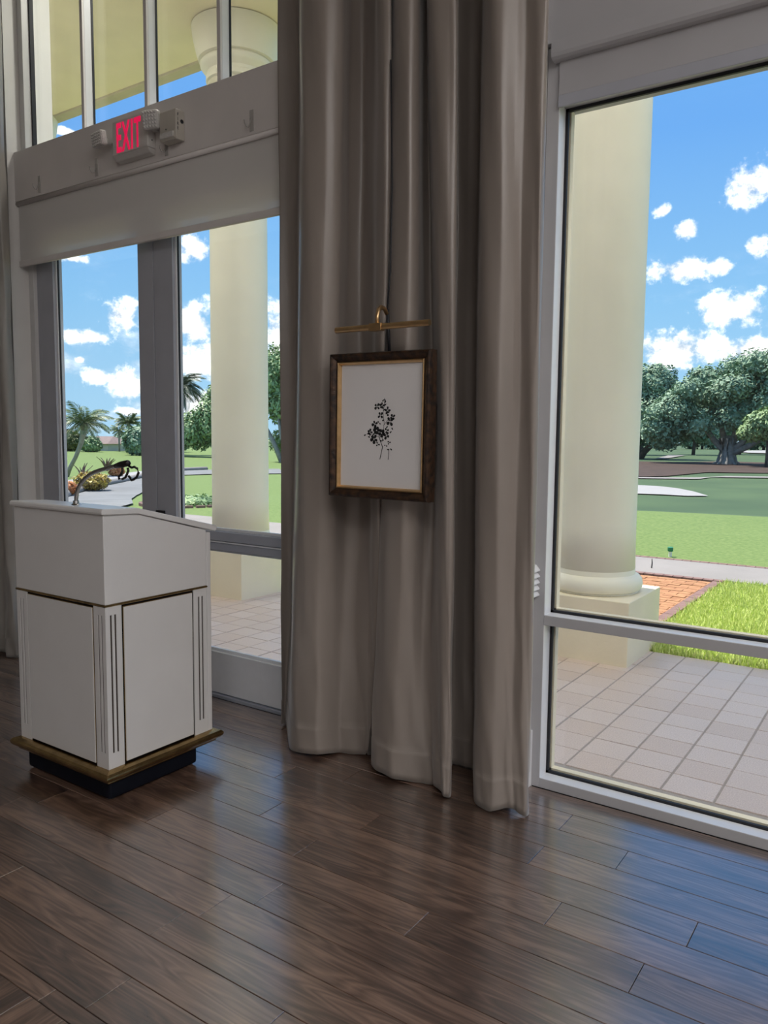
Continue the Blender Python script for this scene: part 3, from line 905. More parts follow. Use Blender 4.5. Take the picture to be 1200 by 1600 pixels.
stroke([Pp(*p) for p in [(597, 690), (599, 674), (600, 660), (598, 645), (600, 630), (600, 621)]], .002)
stroke([Pp(*p) for p in [(599, 664), (606, 655), (612, 650)]], .0018)
stroke([Pp(*p) for p in [(594, 684), (584, 678), (572, 678)]], .0018)
ink.build('ink_drawing', 'ink', fp)

# brass picture light
pl = empty('picture_light', (-1.895, 2.74, 1.96), 'slim brass picture light bar above the framed print', 'picture light')
PX = lambda x: x + 1.895
MB().tube([(PX(-2.072), -.095, 0), (PX(-1.614), -.095, 0)], .0125, 14).build('bar', 'brass', pl, smooth=False, autosmooth=True)
MB().box(PX(-1.895), PX(-1.835), -.11, -.08, -.016, .014).build('bracket', 'brass', pl, bevel=.002)
MB().tube([(PX(-1.862), -.095, .008), (PX(-1.864), -.092, .045), (PX(-1.867), -.080, .070), (PX(-1.872), -.055, .085), (PX(-1.878), -.020, .083), (PX(-1.880), -.002, .066)], .009, 10).build('arm', 'brass', pl, smooth=True)
MB().tube([(PX(-1.880), .020, -.088), (PX(-1.880), .004, .085)], .0065, 8).build('stem', 'gasket', pl, smooth=True)
MB().tube([(PX(-1.880), .002, .085), (PX(-1.885), .030, .25), (PX(-1.90), .058, .6), (PX(-1.915), .06, 1.1)], .003, 6).build('cable', 'gasket', pl, smooth=True)

# ------------------------------------------------------------------ lectern
LX0, LX1, LY0, LY1 = -3.328, -2.690, 1.932, 2.503
lx, ly = (LX0 + LX1) / 2, (LY0 + LY1) / 2
lec = empty('lectern', (lx, ly, 0), 'white lectern with gold trim, fluted corners and a black base', 'lectern')
HX, HY = (LX1 - LX0) / 2, (LY1 - LY0) / 2


def rrect(hx, hy, r, n=5):
    pts = []
    for sx, sy, a in ((1, 1, 0), (-1, 1, PI / 2), (-1, -1, PI), (1, -1, 1.5 * PI)):
        for k in range(n + 1):
            t = a + PI / 2 * k / n
            pts.append((sx * (hx - r) + r * math.cos(t), sy * (hy - r) + r * math.sin(t)))
    return pts


def ring_loft(sections, seg_pts=None):
    """sections: list of (hx, hy, z) rectangles lofted."""
    mb = MB()
    v, f = [], []
    for hx, hy, z in sections:
        v += [(hx, hy, z), (-hx, hy, z), (-hx, -hy, z), (hx, -hy, z)]
    for i in range(len(sections) - 1):
        for k in range(4):
            f.append((i * 4 + k, i * 4 + (k + 1) % 4, (i + 1) * 4 + (k + 1) % 4, (i + 1) * 4 + k))
    f.append((3, 2, 1, 0)); n = len(sections) - 1
    f.append((n * 4, n * 4 + 1, n * 4 + 2, n * 4 + 3))
    return mb.add(v, f)


base = MB().box(-HX + .035, HX - .008, -HY + .006, HY - .09, .006, .088).build('base', 'plinth_black', lec, bevel=.012)
for sx in (-1, 1):
    for sy in (-1, 1):
        MB().lathe([(.014, 0), (.016, .004), (.014, .012)], seg=14).build('foot', 'bead_white', lec, loc=((HX - .05) * sx, -.03 + sy * (HY - .07), 0))
gs = [(HX + .008, .084), (HX + .012, .090), (HX + .011, .094), (HX + .017, .097), (HX + .026, .101), (HX + .034, .110), (HX + .037, .119), (HX + .036, .126), (HX + .028, .134), (HX + .012, .139), (HX - .004, .141)]
ring_loft([(h, HY + (h - HX), z) for h, z in gs]).build('gold_moulding', 'gold', lec, bevel=.0015)
# body core (dark reveal), posts and panels
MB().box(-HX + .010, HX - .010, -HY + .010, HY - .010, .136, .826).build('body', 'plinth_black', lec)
PWD = .078


def post(cx, cy, sx, sy):
    """corner post: gold-brown core seen in the flutes, white fillets proud of it."""
    core = MB().box(min(cx, cx - sx * PWD) + .004, max(cx, cx - sx * PWD) - .004, min(cy, cy - sy * PWD) + .004, max(cy, cy - sy * PWD) - .004, .141, .822)
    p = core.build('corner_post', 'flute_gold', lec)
    w = MB()
    za, zb = .141, .823
    fl0, fl1 = .205, .785
    # two flutes per outer face; fillets between (the x face owns the corner)
    cuts = [0, .022, .031, .043, .052, PWD]
    t = .006
    for k in (0, 2, 4):
        a, b = cuts[k], cuts[k + 1]
        w.box(*sorted((cx - sx * (a if k else t), cx - sx * b)), *sorted((cy, cy - sy * t)), fl0, fl1)
        w.box(*sorted((cx, cx - sx * t)), *sorted((cy - sy * a, cy - sy * b)), fl0, fl1)
    for z0, z1 in ((za, fl0), (fl1, zb)):
        w.box(*sorted((cx - sx * t, cx - sx * PWD)), *sorted((cy, cy - sy * t)), z0, z1)
        w.box(*sorted((cx, cx - sx * t)), *sorted((cy, cy - sy * PWD)), z0, z1)
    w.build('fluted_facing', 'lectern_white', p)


YB = HY - .028          # posts stop short of the back board
post(-HX, -HY, -1, -1); post(HX, -HY, 1, -1); post(HX, YB, 1, 1); post(-HX, YB, -1, 1)
g = .012
pv = (.150, .808)
pan = [('y', -HX + PWD + .006, HX - PWD - g, -HY, .006), ('x', -HY + PWD + g, YB - PWD - .008, HX, -.006), ('x', -HY + PWD + g, YB - PWD - .008, -HX, .006)]
for ax, a, b, c, d in pan:
    m1 = MB(); m2 = MB()
    if ax == 'y':
        m1.box(a, b, c, c + .012, *pv); m2.box(a - .0035, b + .0035, c + .004, c + .012, pv[0] - .003, pv[1] + .0035)
    else:
        m1.box(*sorted((c, c + 2 * d)), a, b, *pv); m2.box(*sorted((c + d * .7, c + 2 * d)), a - .0035, b + .0035, pv[0] - .003, pv[1] + .0035)
    p = m1.build('panel', 'lectern_white', lec, bevel=.0015)
    m2.build('panel_edge', 'gold', p)
MB().box(-HX + PWD, HX - PWD, HY - .02, HY, .141, .823).build('back_panel', 'lectern_white', lec)
for sx in (-1, 1):
    MB().box(*sorted((sx * HX, sx * (HX - .03))), HY - .026, HY, .139, 1.075).build('back_board', 'lectern_white', lec, bevel=.004)
ring_loft([(HX + .001, HY - .013, .820), (HX + .004, HY - .011, .823), (HX + .004, HY - .011, .8265), (HX + .001, HY - .013, .829)]).build('gold_band', 'gold', lec).location = (0, -.014, 0)
side = [(-HY, .829), (HY - .027, .829), (HY - .027, 1.086), (-HY + .165, 1.190), (-HY, 1.197)]
MB().prism(side, 'x', -HX, HX).build('upper_box', 'lectern_white', lec, bevel=.003)
t0 = .012
top = [(-HY - t0, 1.197), (-HY - t0 - .002, 1.206), (-HY - t0, 1.217), (-HY - t0 + .006, 1.221), (-HY + .165, 1.214), (HY + .022, 1.105), (HY + .030, 1.098), (HY + .028, 1.086), (HY + .020, 1.078), (-HY + .165, 1.190)]
MB().prism(top, 'x', -HX - t0, HX + t0).build('top', 'lectern_white', lec, bevel=.004)
# gooseneck with a black microphone clip
gp = [(-2.963, 1.215), (-2.961, 1.245), (-2.955, 1.270), (-2.942, 1.293), (-2.922, 1.313), (-2.893, 1.334), (-2.859, 1.351), (-2.826, 1.362), (-2.794, 1.370), (-2.74, 1.381), (-2.689, 1.391), (-2.665, 1.395)]
gy = 1.998 - ly
gn = MB().tube([(a - lx, gy, b) for a, b in gp], .0085, 12).build('gooseneck', 'chrome', lec, smooth=True)
MB().lathe([(.022, 1.212), (.022, 1.218), (.013, 1.224), (.012, 1.236)], a_ := (-2.963 - lx), gy, 18).build('neck_socket', 'chrome', gn, autosmooth=True)
clip = MB().tube([(-2.690 - lx, gy, 1.390), (-2.655 - lx, gy, 1.397), (-2.612 - lx, gy, 1.404), (-2.606 - lx, gy, 1.400)], [.010, .0135, .013, .009], 12).build('clip_body', 'black_plastic', gn, smooth=True)
loop = [(-2.640, 1.385), (-2.640, 1.372), (-2.648, 1.358), (-2.664, 1.349), (-2.662, 1.340), (-2.640, 1.340), (-2.622, 1.347), (-2.612, 1.360), (-2.603, 1.374), (-2.606, 1.386)]
MB().tube([(a - lx, gy - .006, b) for a, b in loop], .0050, 8).build('clip_loop', 'black_plastic', clip, smooth=True)
loop2 = [(-2.620, 1.394), (-2.600, 1.386), (-2.584, 1.390), (-2.566, 1.384), (-2.558, 1.368), (-2.570, 1.350), (-2.588, 1.340), (-2.602, 1.336), (-2.610, 1.346), (-2.620, 1.352)]
MB().tube([(a - lx, gy + .008, b) for a, b in loop2], .0050, 8).build('clip_jaw', 'black_plastic', clip, smooth=True)

# ------------------------------------------------------------------ added fill panels (out of view, round the lamps set up above)
for i, (px, py) in enumerate(FILL_SPOTS):
    r = empty('ceiling_light', (px, py, 5.2), ['square ceiling light panel nearest the window wall, out of view', 'second ceiling light panel from the window wall, out of view', 'third ceiling light panel from the window wall, out of view', 'fourth ceiling light panel along the right wall, out of view', 'lone inner ceiling light panel away from the right wall, out of view', 'ceiling light panel furthest from the windows, out of view'][i], 'ceiling light', 'ceiling light panels')
    m_ = MB()
    for a in ((-.66, .66, -.66, -.6), (-.66, .66, .6, .66), (-.66, -.6, -.6, .6), (.6, .66, -.6, .6)):
        m_.box(*a, -.09, 0)
    m_.build('frame', 'frame_white', r)
    MB().box(-.6, .6, -.6, .6, -.05, -.04).build('diffuser', 'bead_white', r)

# ------------------------------------------------------------------ porch: tiles, columns, roof
patio = S('patio', MB().box(-16, 8, 3.34, 5.655, -.25, -.0040), 'grout', 'clay tiled porch floor outside the glass', 'patio')
S('trim_4', MB().box(-16, 8, 3.2, 3.345, -.25, -.004), 'cream_stucco', 'cream outer sill under the doors and windows', 'trim')
TX, TY, TW, TH = -.867, 3.4075, .2195, .2045
tm = MB()
tv = [(-.1050, -.0993), (.1050, -.0993), (.1050, .0993), (-.1050, .0993)]
tm.add([(a, b, -.011) for a, b in tv] + [(a, b, -.002) for a, b in tv] + [(a * .985, b * .985, 0) for a, b in tv],
       [(0, 3, 2, 1), (8, 9, 10, 11)] + [(i, (i + 1) % 4, (i + 1) % 4 + 4, i + 4) for i in range(4)] + [(i + 4, (i + 1) % 4 + 4, (i + 1) % 4 + 8, i + 8) for i in range(4)])
tile_me = tm.mesh('patio_tile', 'patio_tile')
field = MB()
rt = random.Random(4)
for r_ in range(0, 12):
    for c in range(-68, 40):
        cx, cy = TX + (c + .5) * TW, TY + (r_ - .5) * TH
        if cy - TH / 2 < 3.3 or cy + TH / 2 > 5.70: continue
        s = cx / cy
        if (-.46 < s < -.08) or (-1.22 < s < -.84):
            o = bpy.data.objects.new('tile', tile_me)
            link(o, patio); o.location = (cx, cy, rt.uniform(-.0012, .0004))
            o.rotation_euler = (rt.uniform(-.004, .004), rt.uniform(-.004, .004), 0)
        else:
            field.add([(cx + a, cy + b, -.011) for a, b in tv] + [(cx + a, cy + b, 0) for a, b in tv], [(4, 5, 6, 7)] + [(i, (i + 1) % 4, (i + 1) % 4 + 4, i + 4) for i in range(4)])
stuff(field.build('tile_field', 'patio_tile', patio))


def column(cx, label):
    cy = 5.5
    r = empty('porch_column', (cx, cy, 0), label, 'column', 'porch columns')
    MB().box(-.367, .367, -.367, .367, -.01, .437).build('plinth', 'cream_stucco', r, bevel=.006)
    MB().lathe([(.30, .437), (.305, .441), (.300, .449), (.315, .455), (.328, .475), (.331, .505), (.325, .535), (.306, .556), (.280, .566), (.276, .60)], seg=48).build('torus', 'cream_column', r, autosmooth=True)
    MB().lathe([(.276, .58), (.272, .9), (.270, 2.2), (.268, 3.6), (.266, 4.76)], seg=48).build('shaft', 'cream_column', r, smooth=True)
    MB().lathe([(.266, 4.74), (.285, 4.75), (.285, 4.79), (.272, 4.80), (.272, 4.83), (.318, 4.86), (.335, 4.885), (.335, 4.91), (.318, 4.93), (.352, 4.935), (.372, 5.0), (.400, 5.12), (.412, 5.225)], seg=48).build('capital', 'cream_column', r, autosmooth=True)


for cx, lab in ((-1.925, 'cream round porch column seen through the big right window'), (-5.483, 'cream round porch column seen through the right glass door'),
                (-9.04, 'cream porch column whose capital shows in the far left upper pane'), (1.633, 'cream porch column right of the big window, out of view'), (-12.6, 'cream porch column furthest left, out of view')):
    column(cx, lab)
S('porch_roof', MB().box(-16, 8, 3.34, 5.72, 5.232, 5.50), 'cream_stucco', 'cream porch soffit above the columns seen through the upper panes', 'roof')
for i, (px, py) in enumerate(PORCH_FILL_SPOTS):  # housings for the added porch fill lamps
    r = empty('porch_downlight', (px, py, 5.232), ['porch soffit downlight furthest left, out of view', 'porch soffit downlight left of the glass doors, out of view', 'porch soffit downlight over the glass doors, out of view', 'porch soffit downlight over the big window, out of view', 'porch soffit downlight furthest right, out of view'][i], 'downlight', 'porch downlights')
    MB().lathe([(.18, -.02), (.205, -.02), (.21, -.012), (.21, .0), (.18, .0)], seg=28, cap=False).build('trim_ring', 'bead_white', r, autosmooth=True)
    MB().lathe([(.18, -.008), (.18, -.003)], seg=28).build('diffuser', 'bead_white', r)
S('trim_5', MB().box(-16, 8, 5.70, 5.86, 5.212, 5.56), 'cream_trim', 'darker moulded edge of the porch roof', 'trim', bevel=.02)
S('wall_outer', MB().box(-16, -7.6, 3.1, 3.34, -.2, 5.5).box(4.4, 8, 3.1, 3.34, -.2, 5.5), 'cream_stucco', 'cream outer wall of the building beyond the room', 'wall')

# ------------------------------------------------------------------ grounds
PLp = [(10, 0), (18, -.15), (30, -.6), (50, -.9), (120, -1.15), (300, -1.2)]
PRp = [(10, 0), (16.3, .02), (27, -.9), (42, -.88), (75, -.75), (150, -.5), (300, -.4)]


def prof_z(D, P):
    for (a, za), (b, zb) in zip(P, P[1:]):
        if D <= b:
            t = max(0, (D - a) / (b - a)); t = t * t * (3 - 2 * t)
            return za + (zb - za) * t
    return P[-1][1]


def gz(x, y):
    if y <= 10: return 0.
    D = math.hypot(x, y); w = sstep(-.75, -.4, x / y)
    return prof_z(D, PLp) * (1 - w) + prof_z(D, PRp) * w


def terrain(y0, y1, ny, s0, s1, ns):
    mb = MB(); v = []
    for i in range(ny + 1):
        y = y0 * (y1 / y0) ** (i / ny)
        for k in range(ns + 1):
            x = (s0 + (s1 - s0) * k / ns) * y
            v.append((x, y, gz(x, y)))
    f = [(i * (ns + 1) + k, i * (ns + 1) + k + 1, (i + 1) * (ns + 1) + k + 1, (i + 1) * (ns + 1) + k) for i in range(ny) for k in range(ns)]
    return mb.add(v, f)


S('lawn', terrain(10.1, 17.2, 40, -.58, 2.2, 80), 'lawn_grass', 'sunlit near lawn rising beyond the path', 'lawn', smooth=True)
S('lawn_drive', terrain(10.1, 130, 90, -2.6, -.58, 120), 'lawn_grass', 'lawn on either side of the curving drive', 'lawn', smooth=True)
S('fairway', terrain(17.2, 300, 90, -.58, 1.6, 110), 'fairway_grass', 'darker rolling golf fairway beyond the near lawn', 'lawn', smooth=True)
S('ground_far', MB().box(-420, 400, 128, 520, -3.2, -1.4).box(-420, -150, 10, 128, -3.2, -1.3), 'fairway_grass', 'far flat grass ground', 'ground')
S('ground_near', MB().box(-60, 40, 5.65, 10.12, -.3, -.03), 'soil_grass', 'grass strip between porch and path', 'lawn')


def drape(poly_a, poly_b, n, mcross, off):
    """strip between two polylines, draped on the ground."""
    def samp(P, t):
        L = [0]
        for a, b in zip(P, P[1:]): L.append(L[-1] + math.dist(a, b))
        d = t * L[-1]
        for i in range(len(P) - 1):
            if d <= L[i + 1] + 1e-9:
                u = (d - L[i]) / (L[i + 1] - L[i]); return (P[i][0] + (P[i + 1][0] - P[i][0]) * u, P[i][1] + (P[i + 1][1] - P[i][1]) * u)
        return P[-1]
    v = []
    for i in range(n + 1):
        a, b = samp(poly_a, i / n), samp(poly_b, i / n)
        for k in range(mcross + 1):
            u = k / mcross
            x, y = a[0] + (b[0] - a[0]) * u, a[1] + (b[1] - a[1]) * u
            v.append((x, y, gz(x, y) + off))
    f = [(i * (mcross + 1) + k, i * (mcross + 1) + k + 1, (i + 1) * (mcross + 1) + k + 1, (i + 1) * (mcross + 1) + k) for i in range(n) for k in range(mcross)]
    return MB().add(v, f)


# concrete walk with pink brick borders
S('walkway', MB().box(-14.5, 30, 8.95, 10.1, -.1, .012), 'concrete', 'pale concrete walk crossing beyond the porch', 'path')
for yb, lab in ((8.86, 'thin pink brick border on the near edge of the concrete walk'), (10.1, 'thin pink brick border on the far edge of the concrete walk')):
    e = MB()
    for k in range(170 if yb > 9 else 60):
        x0 = -8 + k * .105
        e.box(x0, x0 + .098, yb, yb + .1, -.06, .016)
    o = e.build('brick_border', 'brick_pink'); tag(o, lab, 'border', kind='stuff')
# orange brick path to the walk
bp_ = empty('brick_path', (-2.5, 7.25, 0), 'orange brick path between the porch column and the concrete walk', 'path', kind='structure')
MB().box(-.98, .79, -1.6, 1.6, -.1, -.008).build('bed', 'grout', bp_)
bk = MB()
yk, ri = -1.595, 0
rb = random.Random(9)
while yk < 1.5:
    xk = -.97 - (.105 if ri % 2 else 0)
    while xk < .68:
        z = rb.uniform(-.002, .004)
        bk.box(max(xk, -.97), min(xk + .2, .695), yk, yk + .098, -.03, .01 + z)
        xk += .206
    yk += .104; ri += 1
stuff(bk.build('bricks', 'brick_orange', bp_))
ek = MB()
for k in range(15):
    ek.box(.70, .79, -1.595 + k * .212, -1.39 + k * .212, -.03, .014)
stuff(ek.build('edge_bricks', 'brick_pink', bp_))

# real blades on the near grass
gb = MB()
rg = random.Random(21)
gv, gf = [], []
for k in range(46000):
    x = rg.uniform(-1.69, .95); y = 5.66 + 3.2 * rg.random() ** 1.0
    h = rg.uniform(.04, .11); a = rg.uniform(0, 6.28); w = rg.uniform(.003, .006); ln = rg.uniform(.0, .05)
    a2 = rg.uniform(0, 6.28)
    n = len(gv)
    gv += [(x - w * math.cos(a), y - w * math.sin(a), -.03), (x + w * math.cos(a), y + w * math.sin(a), -.03),
           (x + w * .8 * math.cos(a) + ln * .4 * math.cos(a2), y + w * .8 * math.sin(a) + ln * .4 * math.sin(a2), -.03 + h * .6),
           (x + ln * math.cos(a2), y + ln * math.sin(a2), -.03 + h)]
    gf += [(n, n + 1, n + 2), (n, n + 2, n + 3)]
me = bpy.data.meshes.new('grass'); me.from_pydata(gv, [], gf); me.materials.append(MATS['blade_green'])
go = bpy.data.objects.new('grass', me); link(go)
tag(go, 'bright green grass patch growing right of the orange brick path', 'grass', kind='stuff')

# drive, planting bed, kerb
far = [(-19.0, 10.3), (-20.0, 13.0), (-23.2, 15.4), (-26.0, 18.4), (-29.1, 21.9), (-33.8, 26.8), (-40.1, 34.5), (-40.2, 38.2), (-38, 42)]
near = [(-14.0, 10.0), (-15.4, 11.9), (-17.8, 13.7), (-21.3, 16.6), (-22.7, 17.9), (-28.5, 23.6), (-35.8, 30.8), (-35.6, 33.0), (-33, 37)]
S('driveway', drape(far, near, 60, 8, .05), 'road_concrete', 'grey concrete drive curving away outside the glass doors', 'driveway', smooth=True)
bl = [(-22.0, 14.4), (-24.3, 16.3), (-27.1, 19.3), (-30.3, 22.9), (-35.4, 28.1)]
bu = [(-31.5, 19.0), (-32.0, 20.8), (-34.3, 23.9), (-38.0, 28.0), (-40.9, 32.4)]
S('gravel_bed', drape(bl, bu, 40, 10, .10), 'gravel_white', 'white gravel planting bed along the drive', 'planting bed', smooth=True)
kp = [(x, y, gz(x, y) + .1) for x, y in [(-20.6, 13.0)] + bl + [(-40.3, 34.6), (-40.6, 38)]]
kd = []
for a, b in zip(kp, kp[1:]):
    for t in range(6):
        kd.append(tuple(p + (q_ - p) * t / 6 for p, q_ in zip(a, b)))
S('kerb', MB().tube(kd, .16, 6), 'concrete', 'pale kerb between the gravel bed and the drive', 'kerb', smooth=True)

# far golf features
bunk_a = [(-12.4, 40.4), (-11.0, 40.3), (-9.8, 39.2), (-8.6, 37.3), (-7.5, 35.0)]
bunk_b = [(-12.0, 34.0), (-10.2, 34.2), (-9.2, 34.4), (-8.2, 34.3), (-7.5, 34.9)]
S('sand_bunker', drape(bunk_a, bunk_b, 24, 6, .05), 'sand', 'white sand bunker on the fairway', 'bunker', smooth=True)
S('cart_path', drape([(-15.5, 46.3), (-11.0, 48.6), (-10.9, 51.4), (-6, 54.2)], [(-16, 47.2), (-11.5, 50.4), (-10.4, 53.6), (-6, 55.8)], 30, 4, .06), 'concrete', 'thin pale cart path across the fairway', 'path', smooth=True)
S('mulch_bed', drape([(-26, 77.2), (-19.8, 79.0), (-17.0, 86), (-12.5, 84.8), (-6.5, 79.7)], [(-15.4, 47.6), (-13.4, 50.9), (-12.6, 58.0), (-9.6, 59.6), (-5.0, 62.2)], 30, 12, .06), 'mulch', 'brown mulch bed under the spreading banyan tree', 'mulch', smooth=True)
S('far_bunker', drape([(-28, 143), (-24, 160)], [(-21.9, 128), (-17.0, 126.0)], 10, 4, .15), 'sand', 'distant white sand bunker right of the banyan trunk', 'bunker', smooth=True)
S('far_path', drape([(-24.6, 88.2), (-27.9, 107)], [(-23.6, 88.2), (-25.9, 107)], 12, 2, .1), 'concrete', 'distant pale path at the left of the golf trees', 'path', smooth=True)


# ------------------------------------------------------------------ trees
def leaf_mesh(lobes, count, size, seed, fill=.35):
    rnd = random.Random(seed)
    wts = [a * b * c for (_, _, _, a, b, c) in lobes]
    v, f = [], []
    for _ in range(count):
        L = rnd.choices(lobes, wts)[0]
        u = rnd.uniform(-1, 1); t = rnd.uniform(0, 2 * PI); s = math.sqrt(1 - u * u)
        rr = 1 - fill * rnd.random() ** 1.6
        # lumpy surface
        rr *= 1 + .16 * math.sin(5 * t + 3 * u + seed) * math.cos(4 * u + seed)
        p = Vector((L[0] + L[3] * s * math.cos(t) * rr, L[1] + L[4] * s * math.sin(t) * rr, L[2] + L[5] * u * rr))
        n = Vector((s * math.cos(t), s * math.sin(t), u + .5)) + Vector((rnd.gauss(0, .5), rnd.gauss(0, .5), rnd.gauss(0, .5)))
        n.normalize()
        a = n.orthogonal().normalized(); a.rotate(Matrix.Rotation(rnd.uniform(0, 6.28), 3, n)); b = n.cross(a)
        z = size * rnd.uniform(.6, 1.3)
        k = len(v)
        v += [p - a * z, p - b * z * .5, p + a * z, p + b * z * .5]
        f.append((k, k + 1, k + 2, k + 3))
    return v, f


def foliage(parent, lobes, count, size, m, seed, fill=.35):
    v, f = leaf_mesh(lobes, count, size, seed, fill)
    # inner mass so the crown is not see-through
    for (x, y, z, a, b, c) in lobes:
        n0 = len(v); ns, nr = 10, 6
        for i in range(nr + 1):
            ph = PI * i / nr
            for k in range(ns):
                t = 2 * PI * k / ns
                v.append(Vector((x + .66 * a * math.sin(ph) * math.cos(t), y + .66 * b * math.sin(ph) * math.sin(t), z + .66 * c * math.cos(ph))))
        for i in range(nr):
            for k in range(ns):
                f.append((n0 + i * ns + k, n0 + i * ns + (k + 1) % ns, n0 + (i + 1) * ns + (k + 1) % ns, n0 + (i + 1) * ns + k))
    me = bpy.data.meshes.new('foliage'); me.from_pydata([tuple(p) for p in v], [], f); me.materials.append(MATS[m])
    o = bpy.data.objects.new('foliage', me); link(o, parent)
    return o


def tree(name, x, y, lobes, count, size, m, label, seed, trunks, bark='bark', group=None, fill=.35):
    """lobes and trunks in local metres above the base."""
    r = empty(name, (x, y, gz(x, y)), label, 'tree', group)
    foliage(r, lobes, count, size, m, seed, fill)
    for pts, rad in trunks:
        MB().tube(pts, rad, 8).build('trunk', bark, r, smooth=True)
    return r


# the banyan
rb = random.Random(2)
ban = []
for k in range(64):
    x = rb.uniform(-6.0, 10.5)
    e = 1 - ((x - 2.2) / 9.0) ** 2
    ztop = 3.2 + 6.4 * max(e, 0) ** .55
    zlow = 2.0 + (1.2 if abs(x) < 2.2 else 0)
    z = zlow + (ztop - zlow) * rb.random() ** .8
    r_ = rb.uniform(1.0, 1.75)
    ban.append((x, rb.uniform(-2.8, 2.8), min(z, ztop - r_ * .5), r_ * 1.15, r_ * 1.1, r_ * .85))
tr = [([(0, 0, -.3), (.05, 0, .4), (.1, 0, 1.3), (.25, .1, 2.6)], [1.15, .75, .6, .5])]
for k in range(9):
    a = 2 * PI * k / 9
    tr.append(([(1.5 * math.cos(a), 1.5 * math.sin(a), -.25), (.8 * math.cos(a), .8 * math.sin(a), .25), (.55 * math.cos(a), .5 * math.sin(a), 1.2), (.7 * math.cos(a), .7 * math.sin(a), 2.4)], [.12, .14, .12, .15]))
for dx, dz in ((-2.6, 4.2), (2.8, 4.0), (1.2, 5.2), (-1.0, 5.4), (4.2, 3.4)):
    tr.append(([(.1, 0, .9), (dx * .45, 0, dz * .52), (dx, 0, dz)], [.36, .26, .15]))
tree('banyan_tree', -15.0, 76.9, ban, 46000, .19, 'leaf_dark', 'huge spreading banyan with rooted trunk on the mulch mound', 31, tr, 'bark_pale')
lt = [(-2.2, 0, 6.8, 3.0, 3, 3.3), (.8, 0, 8.2, 2.6, 3, 2.4), (2.6, 0, 6.2, 2.4, 2.6, 2.4), (-1.2, -1, 3.9, 2.8, 3, 2.4), (2.9, -1, 3.4, 1.8, 2, 1.6), (.8, -1.5, 4.8, 2.6, 2.6, 2.4), (4.1, -1, 2.9, 1.4, 1.6, 1.2), (-4.5, 0, 6, 3, 3, 3)]
tree('ficus_tree', -26.2, 89.2, lt, 30000, .20, 'leaf_dark', 'dense dark tree left of the banyan beside the porch column', 32,
     [([(-.6, 0, -.3), (.1, 0, .8), (1.2, 0, 1.9), (2.2, 0, 3.4)], [.5, .38, .3, .2]), ([(-.6, 0, 0), (-1.2, 0, 1.5), (-1.6, 0, 3.5)], [.4, .32, .2])])
tree('shade_tree', -10.9, 71.5, [(0, 0, 3.6, 1.9, 1.9, 1.3), (-1.2, 0, 2.9, 1.2, 1.3, .8), (1.4, 0, 3.0, 1.6, 1.5, 1.0)], 5000, .17, 'leaf_mid', 'small young tree at the right edge in front of the banyan', 33, [([(0, 0, -.2), (.02, 0, 1.2), (0, 0, 3)], [.14, .11, .07])], group=None)
for i, (x, y, s, lab) in enumerate([(-31.5, 106, 1.0, 'slim distant tree behind the ficus, leftmost of the background row'), (-26.4, 113, 1.05, 'distant background tree with thin trunk, second of the row from the column'), (-22.0, 121, 1.0, 'distant background tree just left of the banyan trunk'),
                                    (-15.5, 130, 1.1, 'distant background tree hidden behind the banyan crown'), (-7.5, 126, 1.1, 'distant background tree right of the banyan trunk')]):
    tree('background_tree', x, y, [(0, 0, 5.4 * s, 3.0, 2.4, 3.4 * s), (-1.4, 0, 3.4 * s, 1.9, 1.8, 1.7), (1.4, 0, 3.5 * s, 1.9, 1.8, 1.8)], 7000, .30, 'leaf_dark', lab, 40 + i, [([(0, 0, -.3), (.1, 0, 2), (0, 0, 5)], [.26, .2, .12])], group='background trees')


for i, (x, y, w_, lab) in enumerate([(-49, 166, 4.8, 'far tree line clump behind the ficus, leftmost of all'), (-38, 170, 4.8, 'far tree line clump seen between ficus and banyan trunks'), (-27, 173, 4.8, 'far tree line clump just left of the banyan roots'),
                                     (-16, 176, 4.8, 'far tree line clump just right of the banyan roots'), (-5, 179, 4.8, 'far tree line clump at the right edge of the window view')]):
    tree('far_tree_clump', x, y, [(-w_ * .45, 0, 2.6, w_ * .5, 3, 2.6), (w_ * .45, 0, 2.8, w_ * .5, 3, 2.8), (0, 0, 3.8, w_ * .55, 3, 3.0)], 4000, .4, 'leaf_dark', lab, 140 + i, [([(0, 0, -.4), (0, 0, 3)], [.3, .2])], group='far tree line')


# palms
def frond_mesh(L, droop, leaf, m, seed, n=26, stiff=False):
    rnd = random.Random(seed)
    mb = MB(); pts = []
    for i in range(n + 1):
        t = i / n
        ang = -droop * t * t if not stiff else -droop * t
        pts.append(Vector((L * (t - .18 * droop * t * t), 0, L * (.55 * t - .75 * droop * t * t))))
    mb.tube(pts, [.035 * L / 3 * (1 - .85 * i / n) for i in range(n + 1)], 4)
    for i in range(2, n + 1):
        t = i / n
        p = pts[i]; d = (pts[i] - pts[i - 1]).normalized()
        ll = leaf * (math.sin(PI * min(1, t * .9 + .12)) ** .6)
        for s in (-1, 1):
            side = Vector((0, s, 0)); dr = (d * .75 + side * .8 + Vector((0, 0, -.35 - rnd.uniform(0, .3)))).normalized()
            w = .07 * leaf
            tip = p + dr * ll * rnd.uniform(.85, 1.1)
            mb.add([p - d * w, p + dr * ll * .5 + d * w * .6, tip, p + dr * ll * .5 - d * w * 1.1], [(0, 1, 2, 3)])
    return mb.mesh('frond', m)


